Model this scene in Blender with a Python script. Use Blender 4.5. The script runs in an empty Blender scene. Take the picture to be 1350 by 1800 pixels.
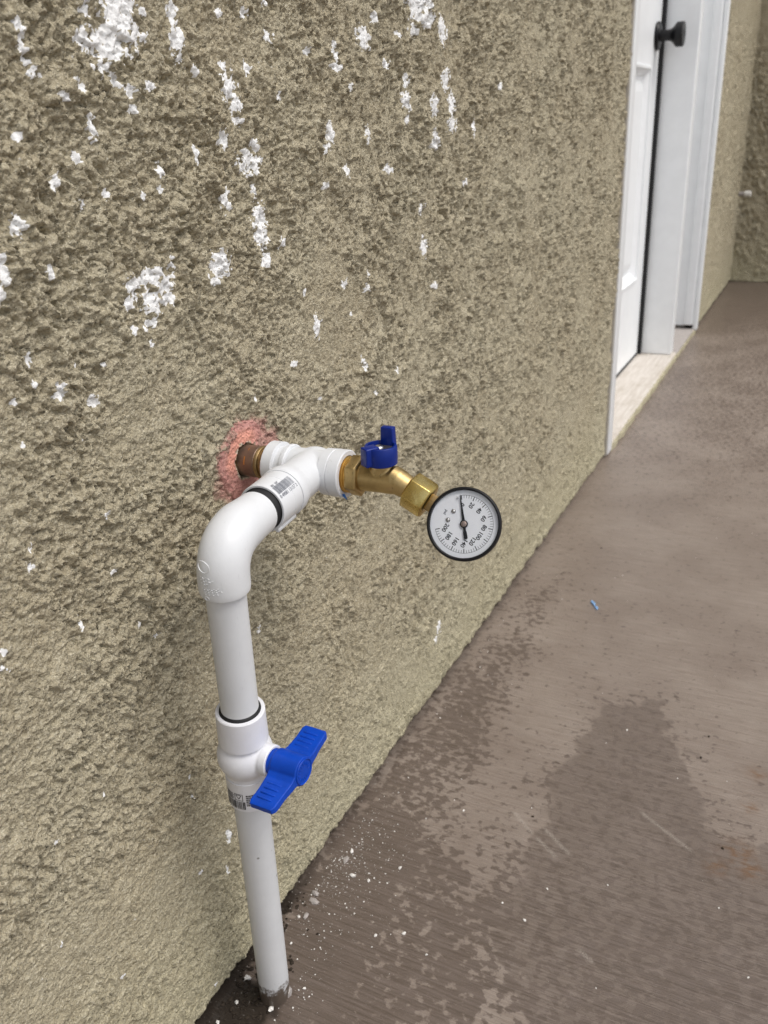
import bpy, bmesh, math, random
import numpy as np
from mathutils import Vector, Matrix

# ------------------------------------------------------------------ camera, sky, sun, exposure
# world: the stucco wall is the plane y = 0 (corridor at y < 0), x runs along the wall, z is up, metres
scene = bpy.context.scene
col = scene.collection
CAM = Vector((-0.42212, -0.39104, 0.69688))
YAW, PITCH, ROLL = 0.474736, -0.410408, 0.047328
fw = Vector((math.cos(PITCH)*math.cos(YAW), math.cos(PITCH)*math.sin(YAW), math.sin(PITCH)))
rt = Vector((math.sin(YAW), -math.cos(YAW), 0))
dn = fw.cross(rt)
r2 = rt*math.cos(ROLL) + dn*math.sin(ROLL)
d2 = -rt*math.sin(ROLL) + dn*math.cos(ROLL)
cam_data = bpy.data.cameras.new('camera')
cam = bpy.data.objects.new('camera', cam_data)
col.objects.link(cam)
m = Matrix.Identity(4)
for i in range(3):
    m[i][0] = r2[i]; m[i][1] = -d2[i]; m[i][2] = -fw[i]; m[i][3] = CAM[i]
cam.matrix_world = m
cam_data.sensor_fit = 'VERTICAL'
cam_data.sensor_height = 36.0
cam_data.sensor_width = 27.0
cam_data.lens = 36.0*1515.7/1800.0
cam_data.clip_start = 0.01
cam_data.clip_end = 500
cam_data.dof.use_dof = True
cam_data.dof.focus_distance = 0.62
cam_data.dof.aperture_fstop = 12.5
scene.camera = cam

world = bpy.data.worlds.new('World')
scene.world = world
world.use_nodes = True
wn = world.node_tree.nodes; wl = world.node_tree.links
SUN_EL, SUN_AZ = math.radians(60), math.radians(268)      # azimuth as a direction angle in the xy plane
sky = wn.new('ShaderNodeTexSky')
sky.sky_type = 'NISHITA'
sky.sun_disc = False
sky.sun_elevation = SUN_EL
sky.sun_rotation = math.pi/2 - SUN_AZ
sky.dust_density = 4.0
sky.air_density = 1.0
hs = wn.new('ShaderNodeHueSaturation')                    # a thin overcast takes most of the blue out of the sky
hs.inputs['Saturation'].default_value = 0.45
wl.new(sky.outputs[0], hs.inputs['Color'])
wl.new(hs.outputs[0], wn['Background'].inputs['Color'])
wn['Background'].inputs['Strength'].default_value = 0.15

sd = bpy.data.lights.new('sun', 'SUN')
sd.energy = 1.3
sd.angle = math.radians(32)
sd.color = (1.0, 0.97, 0.93)
sun = bpy.data.objects.new('sun', sd)
col.objects.link(sun)
sun_dir = Vector((math.cos(SUN_EL)*math.cos(SUN_AZ), math.cos(SUN_EL)*math.sin(SUN_AZ), math.sin(SUN_EL)))
sun.rotation_euler = (-sun_dir).to_track_quat('-Z', 'Y').to_euler()
scene.view_settings.view_transform = 'Standard'
scene.view_settings.look = 'None'
scene.view_settings.gamma = 1.0
scene.view_settings.use_curve_mapping = False
scene.view_settings.exposure = 0.12
scene.cycles.adaptive_threshold = 0.005
scene.cycles.denoising_prefilter = 'NONE'

random.seed(7)
rng = np.random.default_rng(11)

# ------------------------------------------------------------------ helpers
def tag(o, label=None, cat=None, group=None, kind=None):
    if label: o['label'] = label
    if cat: o['category'] = cat
    if group: o['group'] = group
    if kind: o['kind'] = kind
    return o

def thing(name, loc, label, cat, group=None, kind=None):
    o = bpy.data.objects.new(name, None)
    o.empty_display_size = 0.02
    o.location = loc
    col.objects.link(o)
    return tag(o, label, cat, group, kind)

def base_of(parent):
    v = Vector((0, 0, 0))
    while parent is not None:
        v += parent.location
        parent = parent.parent
    return v

def link_mesh(name, me, material, parent=None, angle=None):
    o = bpy.data.objects.new(name, me)
    if material is not None: me.materials.append(material)
    col.objects.link(o)
    if parent is not None:
        o.parent = parent
        b = base_of(parent)
        if b.length > 0: me.transform(Matrix.Translation(-b))
    if angle is not None:
        me.polygons.foreach_set('use_smooth', [True]*len(me.polygons))
        me.set_sharp_from_angle(angle=math.radians(angle))
    return o

def from_bm(name, bm, material, parent=None, angle=40):
    bmesh.ops.recalc_face_normals(bm, faces=bm.faces[:])
    me = bpy.data.meshes.new(name)
    bm.to_mesh(me); bm.free()
    return link_mesh(name, me, material, parent, angle)

def frame_of(axis, hint=Vector((0, 0, 1))):
    a = Vector(axis).normalized()
    if abs(a.dot(hint)) > 0.95: hint = Vector((1, 0, 0))
    u = hint.cross(a).normalized()
    v = a.cross(u).normalized()
    return a, u, v

def add_lathe(bm, origin, axis, prof, n=64, hint=Vector((0, 0, 1)), phase=0.0, closed=False):
    """prof: (distance along the axis, radius); open ends with radius > 0 are capped."""
    o = Vector(origin); a, u, v = frame_of(axis, hint)
    rings = []
    for t, r in prof:
        if r < 1e-7:
            rings.append([bm.verts.new(o + a*t)])
        else:
            rings.append([bm.verts.new(o + a*t + (u*math.cos(2*math.pi*i/n + phase) + v*math.sin(2*math.pi*i/n + phase))*r) for i in range(n)])
    pairs = list(zip(rings[:-1], rings[1:]))
    if closed: pairs.append((rings[-1], rings[0]))
    for A, B in pairs:
        if len(A) == 1 and len(B) == 1: continue
        for i in range(n):
            j = (i+1) % n
            if len(A) == 1: bm.faces.new((A[0], B[j], B[i]))
            elif len(B) == 1: bm.faces.new((A[i], A[j], B[0]))
            else: bm.faces.new((A[i], A[j], B[j], B[i]))
    if not closed:
        if len(rings[0]) > 1: bm.faces.new(rings[0][::-1])
        if len(rings[-1]) > 1: bm.faces.new(rings[-1])

def add_sweep(bm, pts, radii, n=48):
    pts = [Vector(p) for p in pts]
    rings = []; u = None
    for i, p in enumerate(pts):
        t = (pts[min(i+1, len(pts)-1)] - pts[max(i-1, 0)]).normalized()
        if u is None:
            u = t.orthogonal().normalized()
        u = (u - t*u.dot(t)).normalized()
        v = t.cross(u)
        r = radii[i] if hasattr(radii, '__len__') else radii
        rings.append([bm.verts.new(p + (u*math.cos(2*math.pi*k/n) + v*math.sin(2*math.pi*k/n))*r) for k in range(n)])
    for A, B in zip(rings[:-1], rings[1:]):
        for k in range(n):
            j = (k+1) % n
            bm.faces.new((A[k], A[j], B[j], B[k]))
    bm.faces.new(rings[0][::-1]); bm.faces.new(rings[-1])

def add_box(bm, lo, hi, bevel=0.0, seg=2, mat=None):
    c = [(x, y, z) for x in (lo[0], hi[0]) for y in (lo[1], hi[1]) for z in (lo[2], hi[2])]
    vs = [bm.verts.new(p) for p in c]
    fs = [(0,1,3,2), (4,6,7,5), (0,4,5,1), (2,3,7,6), (0,2,6,4), (1,5,7,3)]
    faces = [bm.faces.new([vs[i] for i in f]) for f in fs]
    if bevel > 0:
        es = list({e for f in faces for e in f.edges})
        r = bmesh.ops.bevel(bm, geom=es, offset=bevel, segments=seg, affect='EDGES', profile=0.5)
        vs = list({v for v in vs if v.is_valid} | set(r['verts']))
    if mat is not None:
        for v in vs: v.co = mat @ v.co
    return vs

def box_obj(name, lo, hi, material, parent, bevel=0.001, seg=2):
    bm = bmesh.new(); add_box(bm, lo, hi, bevel, seg)
    return from_bm(name, bm, material, parent)

def basis(o, x, y, z):
    m = Matrix.Identity(4)
    for i in range(3):
        m[i][0] = x[i]; m[i][1] = y[i]; m[i][2] = z[i]; m[i][3] = o[i]
    return m

def blended(name, bm, material, parent, voxel=0.0006, smooth=10, angle=60):
    """overlapping solids melted into one skin with soft fillets where they meet"""
    bmesh.ops.recalc_face_normals(bm, faces=bm.faces[:])
    me = bpy.data.meshes.new(name); bm.to_mesh(me); bm.free()
    o = bpy.data.objects.new(name, me); col.objects.link(o)
    md = o.modifiers.new('r', 'REMESH'); md.mode = 'VOXEL'; md.voxel_size = voxel
    ms = o.modifiers.new('s', 'SMOOTH'); ms.factor = 0.5; ms.iterations = smooth
    dg = bpy.context.evaluated_depsgraph_get()
    me2 = bpy.data.meshes.new_from_object(o.evaluated_get(dg))
    bpy.data.objects.remove(o); bpy.data.meshes.remove(me)
    me2.name = name
    me2.materials.clear()
    return link_mesh(name, me2, material, parent, angle)

def text_mesh(s, size, align='CENTER'):
    cu = bpy.data.curves.new('txt', 'FONT'); cu.body = s; cu.size = size
    cu.align_x = align; cu.align_y = 'CENTER'; cu.resolution_u = 3; cu.offset = size*0.022
    o = bpy.data.objects.new('txt', cu); col.objects.link(o)
    dg = bpy.context.evaluated_depsgraph_get()
    me = bpy.data.meshes.new_from_object(o.evaluated_get(dg))
    bpy.data.objects.remove(o); bpy.data.curves.remove(cu)
    me.materials.clear()
    return me

# gradient noise on arrays ------------------------------------------------
def perlin(x, y, seed=0):
    r = np.random.default_rng(seed)
    perm = r.permutation(512)
    perm = np.concatenate([perm, perm])
    ang = r.random(512)*2*np.pi
    gx, gy = np.cos(ang).astype(np.float32), np.sin(ang).astype(np.float32)
    xi = np.floor(x).astype(np.int32); yi = np.floor(y).astype(np.int32)
    xf = (x - xi).astype(np.float32); yf = (y - yi).astype(np.float32)
    xi &= 511; yi &= 511
    u = xf*xf*xf*(xf*(xf*6-15)+10); v = yf*yf*yf*(yf*(yf*6-15)+10)
    def g(a, b, dx, dy):
        k = perm[perm[(xi+a) & 511] + ((yi+b) & 511)]
        return gx[k]*dx + gy[k]*dy
    n00 = g(0, 0, xf, yf); n10 = g(1, 0, xf-1, yf); n01 = g(0, 1, xf, yf-1); n11 = g(1, 1, xf-1, yf-1)
    return ((n00*(1-u)+n10*u)*(1-v) + (n01*(1-u)+n11*u)*v)*1.5

def fbm(x, y, octv, seed, gain=0.5):
    a, s, f = 1.0, 0.0, 1.0
    for k in range(octv):
        s = s + a*perlin(x*f, y*f, seed+k*17); a *= gain; f *= 2.03
    return s

def worley(x, y, seed=0):
    r = np.random.default_rng(seed)
    perm = r.permutation(512); perm = np.concatenate([perm, perm])
    jx, jy = r.random(512).astype(np.float32), r.random(512).astype(np.float32)
    xi = np.floor(x).astype(np.int32); yi = np.floor(y).astype(np.int32)
    xf = (x-xi).astype(np.float32); yf = (y-yi).astype(np.float32)
    best = np.full(x.shape, 9.0, np.float32)
    for a in (-1, 0, 1):
        for b in (-1, 0, 1):
            k = perm[perm[(xi+a) & 511] + ((yi+b) & 511)]
            best = np.minimum(best, (a+jx[k]-xf)**2 + (b+jy[k]-yf)**2)
    return np.sqrt(best)

def sstep(a, b, x):
    t = np.clip((x-a)/(b-a), 0, 1); return t*t*(3-2*t)

def grid_mesh(name, P, mask=None):
    """P: (rows, cols, 3) vertex positions -> mesh of quads"""
    nr, nc = P.shape[:2]
    me = bpy.data.meshes.new(name)
    idx = np.arange(nr*nc).reshape(nr, nc)
    q = np.stack([idx[:-1, :-1], idx[:-1, 1:], idx[1:, 1:], idx[1:, :-1]], -1).reshape(-1, 4)
    me.vertices.add(nr*nc); me.loops.add(q.size); me.polygons.add(len(q))
    me.vertices.foreach_set('co', P.reshape(-1).astype(np.float32))
    me.loops.foreach_set('vertex_index', q.reshape(-1).astype(np.int32))
    me.polygons.foreach_set('loop_start', (np.arange(len(q))*4).astype(np.int32))
    me.polygons.foreach_set('use_smooth', np.ones(len(q), dtype=bool))
    me.update(calc_edges=True)
    return me

def attr(me, name, arr):
    a = me.attributes.new(name, 'FLOAT', 'POINT')
    a.data.foreach_set('value', np.ascontiguousarray(arr.reshape(-1), dtype=np.float32))

def spaced(stops):
    """stops: (position, spacing) -> coordinates whose spacing changes linearly between the stops"""
    out = [stops[0][0]]
    for (a, sa), (b, sb) in zip(stops[:-1], stops[1:]):
        x = a
        while True:
            x += sa + (sb-sa)*(x-a)/(b-a)
            if x >= b - 0.4*sb: break
            out.append(x)
        out.append(b)
    return np.array(out)

# ------------------------------------------------------------------ materials
class NT:
    def __init__(self, name):
        self.m = bpy.data.materials.new(name); self.m.use_nodes = True
        self.n = self.m.node_tree.nodes; self.l = self.m.node_tree.links
        self.b = self.n['Principled BSDF']
        self.tc = None
    def node(self, t, **kw):
        n = self.n.new(t)
        for k, v in kw.items(): setattr(n, k, v)
        return n
    def coord(self):
        if self.tc is None: self.tc = self.node('ShaderNodeNewGeometry')
        return self.tc.outputs['Position']
    def put(self, sock, v):
        if hasattr(v, 'is_linked') or hasattr(v, 'links'): self.l.new(v, sock)
        else: sock.default_value = v
    def noise(self, scale, detail=3, rough=0.5, vec=None, dist=0.0):
        n = self.node('ShaderNodeTexNoise'); n.inputs['Scale'].default_value = scale
        n.inputs['Detail'].default_value = detail; n.inputs['Roughness'].default_value = rough
        n.inputs['Distortion'].default_value = dist
        self.l.new(vec if vec is not None else self.coord(), n.inputs['Vector'])
        return n.outputs['Fac']
    def voronoi(self, scale, vec=None, feature='F1'):
        n = self.node('ShaderNodeTexVoronoi'); n.feature = feature; n.inputs['Scale'].default_value = scale
        self.l.new(vec if vec is not None else self.coord(), n.inputs['Vector'])
        return n.outputs['Distance']
    def mapping(self, scale, rot=(0, 0, 0), loc=(0, 0, 0)):
        n = self.node('ShaderNodeMapping'); n.inputs['Scale'].default_value = scale
        n.inputs['Rotation'].default_value = rot; n.inputs['Location'].default_value = loc
        self.l.new(self.coord(), n.inputs['Vector']); return n.outputs[0]
    def math(self, op, a, b=0.0, clamp=False):
        n = self.node('ShaderNodeMath', operation=op, use_clamp=clamp)
        self.put(n.inputs[0], a); self.put(n.inputs[1], b); return n.outputs[0]
    def ramp(self, v, lo, hi, a=0.0, b=1.0):
        n = self.node('ShaderNodeMapRange', interpolation_type='SMOOTHSTEP')
        self.put(n.inputs['Value'], v)
        n.inputs['From Min'].default_value = lo; n.inputs['From Max'].default_value = hi
        n.inputs['To Min'].default_value = a; n.inputs['To Max'].default_value = b
        return n.outputs['Result']
    def mix(self, f, a, b):
        n = self.node('ShaderNodeMix', data_type='RGBA')
        self.put(n.inputs[0], f)
        self.put(n.inputs[6], a if not isinstance(a, tuple) else (*a, 1)); self.put(n.inputs[7], b if not isinstance(b, tuple) else (*b, 1))
        return n.outputs[2]
    def attribute(self, name):
        n = self.node('ShaderNodeAttribute'); n.attribute_name = name; return n.outputs['Fac']
    def sepz(self, k='Z'):
        n = self.node('ShaderNodeSeparateXYZ'); self.l.new(self.coord(), n.inputs[0]); return n.outputs[k]
    def bump(self, h, dist, strength=1.0, prev=None):
        n = self.node('ShaderNodeBump'); n.inputs['Strength'].default_value = strength; n.inputs['Distance'].default_value = dist
        self.l.new(h, n.inputs['Height'])
        if prev is not None: self.l.new(prev, n.inputs['Normal'])
        return n.outputs[0]
    def out(self, color=None, rough=None, metal=None, normal=None, spec=None):
        if color is not None: self.put(self.b.inputs['Base Color'], (*color, 1) if isinstance(color, tuple) else color)
        if rough is not None: self.put(self.b.inputs['Roughness'], rough)
        if metal is not None: self.put(self.b.inputs['Metallic'], metal)
        if spec is not None: self.b.inputs['Specular IOR Level'].default_value = spec
        if normal is not None: self.l.new(normal, self.b.inputs['Normal'])
        return self.m

def mat_stucco(name='stucco', soft=1.0):
    t = NT(name)
    big = t.noise(6, 4, 0.6)
    mid = t.noise(70, 4, 0.6)
    grain = t.noise(560, 3, 0.7)
    sand = t.voronoi(520)
    c = t.mix(t.ramp(big, 0.3, 0.7), (0.408, 0.351, 0.241), (0.466, 0.415, 0.295))
    c = t.mix(t.ramp(mid, 0.35, 0.75, 0, 0.55), c, (0.505, 0.456, 0.333))
    c = t.mix(t.ramp(grain, 0.52, 0.68, 0, 0.60), c, (0.715, 0.666, 0.523))
    c = t.mix(t.ramp(grain, 0.47, 0.34, 0, 0.38), c, (0.226, 0.187, 0.124))
    low = t.ramp(t.math('ADD', t.sepz(), t.math('MULTIPLY', big, 0.12)), 0.02, 0.30, 0.40, 0.0)   # greener, dusty splash zone at the foot
    c = t.mix(low, c, (0.544, 0.514, 0.341))
    fleck = t.ramp(t.voronoi(95), 0.10, 0.045)
    fleck = t.math('MULTIPLY', fleck, t.ramp(t.noise(38, 2), 0.56, 0.62))
    c = t.mix(t.math('MULTIPLY', fleck, 0.8), c, (0.62, 0.60, 0.54))
    w = t.math('ADD', t.attribute('splatter'), t.math('MULTIPLY', t.math('SUBTRACT', grain, 0.5), 0.6))
    w = t.math('MULTIPLY', t.ramp(w, 0.35, 0.62), t.ramp(t.attribute('splatter'), 0.02, 0.2), True)
    c = t.mix(w, c, (0.85, 0.85, 0.84))
    red = t.attribute('red')
    rc = t.mix(t.ramp(grain, 0.3, 0.68), (0.40, 0.185, 0.165), (0.54, 0.295, 0.255))
    rc = t.mix(t.math('MULTIPLY', t.attribute('orange'), t.ramp(grain, 0.25, 0.5)), rc, (0.70, 0.33, 0.25))
    c = t.mix(red, c, rc)
    n0 = t.bump(sand, 0.0011, 1.0); n0.node.invert = True
    n1 = t.bump(grain, 0.0016, 1.0, n0)
    keep = t.math('SUBTRACT', soft, t.math('MULTIPLY', w, 0.65*soft), True)
    t.l.new(keep, n0.node.inputs['Strength']); t.l.new(keep, n1.node.inputs['Strength'])
    n2 = t.bump(t.noise(1700, 2, 0.6), 0.0004, 0.8*soft, n1)
    return t.out(c, 0.95, 0.0, n2, 0.2)

def mat_concrete():
    t = NT('stained_concrete')
    streak = t.mapping((420, 16, 16), (0, 0, math.radians(-6)))
    st = t.noise(1.0, 4, 0.6, streak)
    blot = t.noise(120, 3, 0.55, t.mapping((1.0, 0.75, 1.0)))
    big = t.noise(7, 3, 0.55)
    fine = t.noise(900, 2, 0.6)
    damp = t.attribute('damp')
    d = t.math('ADD', damp, t.math('MULTIPLY', t.math('SUBTRACT', blot, 0.5), 2.1))
    d = t.math('ADD', d, t.math('MULTIPLY', t.math('SUBTRACT', big, 0.5), 0.5))
    d = t.math('ADD', d, t.math('MULTIPLY', t.math('SUBTRACT', st, 0.5), 0.22))
    wet = t.ramp(d, 0.40, 0.62)
    stain = t.ramp(t.math('ADD', t.attribute('stain'), t.math('MULTIPLY', t.math('SUBTRACT', st, 0.5), 0.35)), 0.30, 0.70)
    wet = t.math('MAXIMUM', wet, t.math('MULTIPLY', stain, 0.70))
    dry = t.mix(t.ramp(st, 0.30, 0.68), (0.215, 0.172, 0.141), (0.292, 0.246, 0.207))
    dry = t.mix(t.ramp(big, 0.3, 0.7, 0, 0.6), dry, (0.178, 0.139, 0.113))
    wetc = t.mix(t.ramp(st, 0.30, 0.70), (0.104, 0.080, 0.063), (0.158, 0.124, 0.104))
    c = t.mix(wet, dry, wetc)
    c = t.mix(t.ramp(t.attribute('soil'), 0.25, 0.75), c, (0.030, 0.023, 0.018))  # soil colour, also used to paint the shade line along the wall foot
    rust = t.math('MULTIPLY', t.attribute('rust'), t.ramp(blot, 0.35, 0.62))
    c = t.mix(t.math('MULTIPLY', rust, 0.8), c, (0.16, 0.085, 0.04))
    scratch = t.math('MULTIPLY', t.attribute('scratch'), t.ramp(fine, 0.35, 0.6))
    c = t.mix(t.math('MULTIPLY', scratch, 0.5), c, (0.42, 0.38, 0.33))
    dust = t.math('MULTIPLY', t.ramp(t.noise(420, 2), 0.66, 0.74), t.attribute('dust'))
    c = t.mix(dust, c, (0.50, 0.47, 0.43))
    rough = t.mix(wet, (0.31, 0.31, 0.31), (0.25, 0.25, 0.25))
    rough = t.math('ADD', t.math('MULTIPLY', st, 0.22), rough)
    n1 = t.bump(st, 0.0016, 0.8)
    n2 = t.bump(fine, 0.0004, 0.5, n1)
    return t.out(c, rough, 0.0, n2, 0.5)

def mat_pvc(name, c0, rough, dirt=False):
    t = NT(name)
    a = t.noise(45, 4, 0.6)
    c = t.mix(t.ramp(a, 0.35, 0.7), c0, tuple(x*0.955 for x in c0))
    sc = t.noise(1.0, 3, 0.7, t.mapping((900, 900, 45)))
    c = t.mix(t.ramp(sc, 0.64, 0.76, 0, 0.40), c, tuple(x*0.62 for x in c0))
    if dirt:
        z = t.sepz()
        k = t.math('ADD', z, t.math('MULTIPLY', t.noise(160, 4, 0.7), -0.050))
        c = t.mix(t.ramp(k, 0.001, -0.012), c, (0.10, 0.078, 0.06))
        dots = t.math('MULTIPLY', t.ramp(t.voronoi(75), 0.13, 0.09), t.ramp(t.noise(30, 1), 0.53, 0.58))
        c = t.mix(t.math('MULTIPLY', dots, 0.8), c, (0.16, 0.15, 0.14))
    else:
        smut = t.ramp(t.noise(230, 5, 0.75), 0.62, 0.72, 0, 0.60)
        smut = t.math('MULTIPLY', smut, t.ramp(t.noise(26, 2), 0.54, 0.64))
        c = t.mix(smut, c, (0.35, 0.32, 0.29))
    n1 = t.bump(t.noise(420, 2), 0.00012, 0.5)
    return t.out(c, t.ramp(a, 0.3, 0.7, rough, rough+0.12), 0.0, n1, 0.45)

def mat_metal(name, c0, c1, rough, metal=1.0, scale=60, bump=0.00015):
    t = NT(name)
    a = t.noise(scale, 4, 0.65)
    b = t.noise(scale*7, 3, 0.6)
    c = t.mix(t.ramp(a, 0.32, 0.68), c0, c1)
    c = t.mix(t.ramp(b, 0.60, 0.75, 0, 0.6), c, tuple(x*0.45 for x in c0))
    n1 = t.bump(b, bump, 0.6)
    return t.out(c, t.ramp(a, 0.3, 0.7, rough, rough+0.15), metal, n1)

def mat_plain(name, c, rough, metal=0.0, spec=0.5, vary=0.06, scale=80):
    t = NT(name)
    a = t.noise(scale, 3, 0.6)
    cc = t.mix(t.ramp(a, 0.3, 0.7), tuple(min(1, x*(1+vary)) for x in c), tuple(x*(1-vary) for x in c))
    return t.out(cc, t.ramp(a, 0.3, 0.7, rough, min(1, rough+0.08)), metal, t.bump(t.noise(scale*6, 2), 0.0001, 0.4), spec)

def mat_threshold():
    t = NT('worn_threshold')
    g = t.noise(1.0, 4, 0.65, t.mapping((9, 130, 30)))
    c = t.mix(t.ramp(g, 0.3, 0.7), (0.50, 0.45, 0.39), (0.64, 0.60, 0.55))
    c = t.mix(t.ramp(t.noise(30, 4, 0.6), 0.5, 0.72, 0, 0.5), c, (0.40, 0.35, 0.28))
    return t.out(c, 0.6, 0.0, t.bump(g, 0.0006, 0.5), 0.4)

def mat_lens():
    m_ = bpy.data.materials.new('gauge_lens'); m_.use_nodes = True
    n = m_.node_tree.nodes; l = m_.node_tree.links
    n.remove(n['Principled BSDF'])
    tr = n.new('ShaderNodeBsdfTransparent'); gl = n.new('ShaderNodeBsdfGlossy'); gl.inputs['Roughness'].default_value = 0.04
    fr = n.new('ShaderNodeFresnel'); fr.inputs['IOR'].default_value = 1.18
    mx = n.new('ShaderNodeMixShader')
    l.new(fr.outputs[0], mx.inputs[0]); l.new(tr.outputs[0], mx.inputs[1]); l.new(gl.outputs[0], mx.inputs[2])
    l.new(mx.outputs[0], n['Material Output'].inputs['Surface'])
    return m_

M = dict(
    stucco=mat_stucco(), patch=mat_stucco('patch_mortar', 0.45), concrete=mat_concrete(),
    fitting=mat_pvc('white_fitting', (0.71, 0.725, 0.74), 0.33), pipe=mat_pvc('grey_white_pipe', (0.67, 0.685, 0.70), 0.38, True),
    valve=mat_pvc('valve_plastic', (0.75, 0.755, 0.785), 0.36),
    brass=mat_metal('cast_brass', (0.43, 0.31, 0.135), (0.56, 0.41, 0.19), 0.36),
    nutbrass=mat_metal('bright_brass', (0.78, 0.60, 0.23), (0.56, 0.40, 0.12), 0.17, 1.0, 110),
    thread=mat_metal('thread_brass', (0.72, 0.46, 0.14), (0.60, 0.37, 0.10), 0.30),
    stem=mat_metal('dull_brass', (0.33, 0.23, 0.11), (0.42, 0.30, 0.15), 0.42),
    sleeve=mat_metal('oxidised_sleeve', (0.20, 0.145, 0.112), (0.26, 0.19, 0.13), 0.40, 0.7, 90),
    blue=mat_plain('blue_plastic', (0.0004, 0.052, 0.42), 0.42, 0, 0.3, 0.10), navy=mat_plain('navy_plastic', (0.0015, 0.018, 0.19), 0.32, 0, 0.35, 0.1),
    black=mat_plain('black_plastic', (0.009, 0.009, 0.010), 0.30, 0, 0.25), rubber=mat_plain('black_rubber', (0.008, 0.008, 0.009), 0.6),
    dial=mat_plain('dial_white', (0.86, 0.88, 0.91), 0.45, 0, 0.4, 0.01), ink=mat_plain('black_ink', (0.012, 0.012, 0.014), 0.5),
    greyink=mat_plain('grey_ink', (0.20, 0.21, 0.24), 0.55), steel=mat_metal('steel', (0.55, 0.54, 0.52), (0.62, 0.61, 0.60), 0.25),
    lens=mat_lens(), white=mat_plain('door_paint', (0.88, 0.90, 0.91), 0.36, 0, 0.5, 0.02, 25), caulk=mat_plain('caulk', (0.50, 0.47, 0.42), 0.8),
    threshold=mat_threshold(), soil=mat_plain('soil', (0.035, 0.027, 0.02), 0.95, 0, 0.2, 0.3), knob=mat_plain('black_hardware', (0.006, 0.006, 0.007), 0.30, 0, 0.3),
    chip=mat_plain('plaster_chip', (0.72, 0.70, 0.66), 0.9, 0, 0.2, 0.08, 200), greychip=mat_plain('mortar_chip', (0.36, 0.33, 0.31), 0.9, 0, 0.2, 0.15, 200),
    darkchip=mat_plain('dark_crumb', (0.04, 0.03, 0.022), 0.9, 0, 0.2, 0.2), bluefilm=mat_plain('blue_film', (0.36, 0.60, 0.90), 0.4),
    ground=mat_plain('gravel_ground', (0.22, 0.19, 0.15), 0.95, 0, 0.2, 0.2, 12), tape=mat_plain('blue_tape_shred', (0.10, 0.36, 0.85), 0.5),
    mortar=mat_plain('crumbled_mortar', (0.42, 0.39, 0.36), 0.95, 0, 0.2, 0.25, 300),
)
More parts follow.
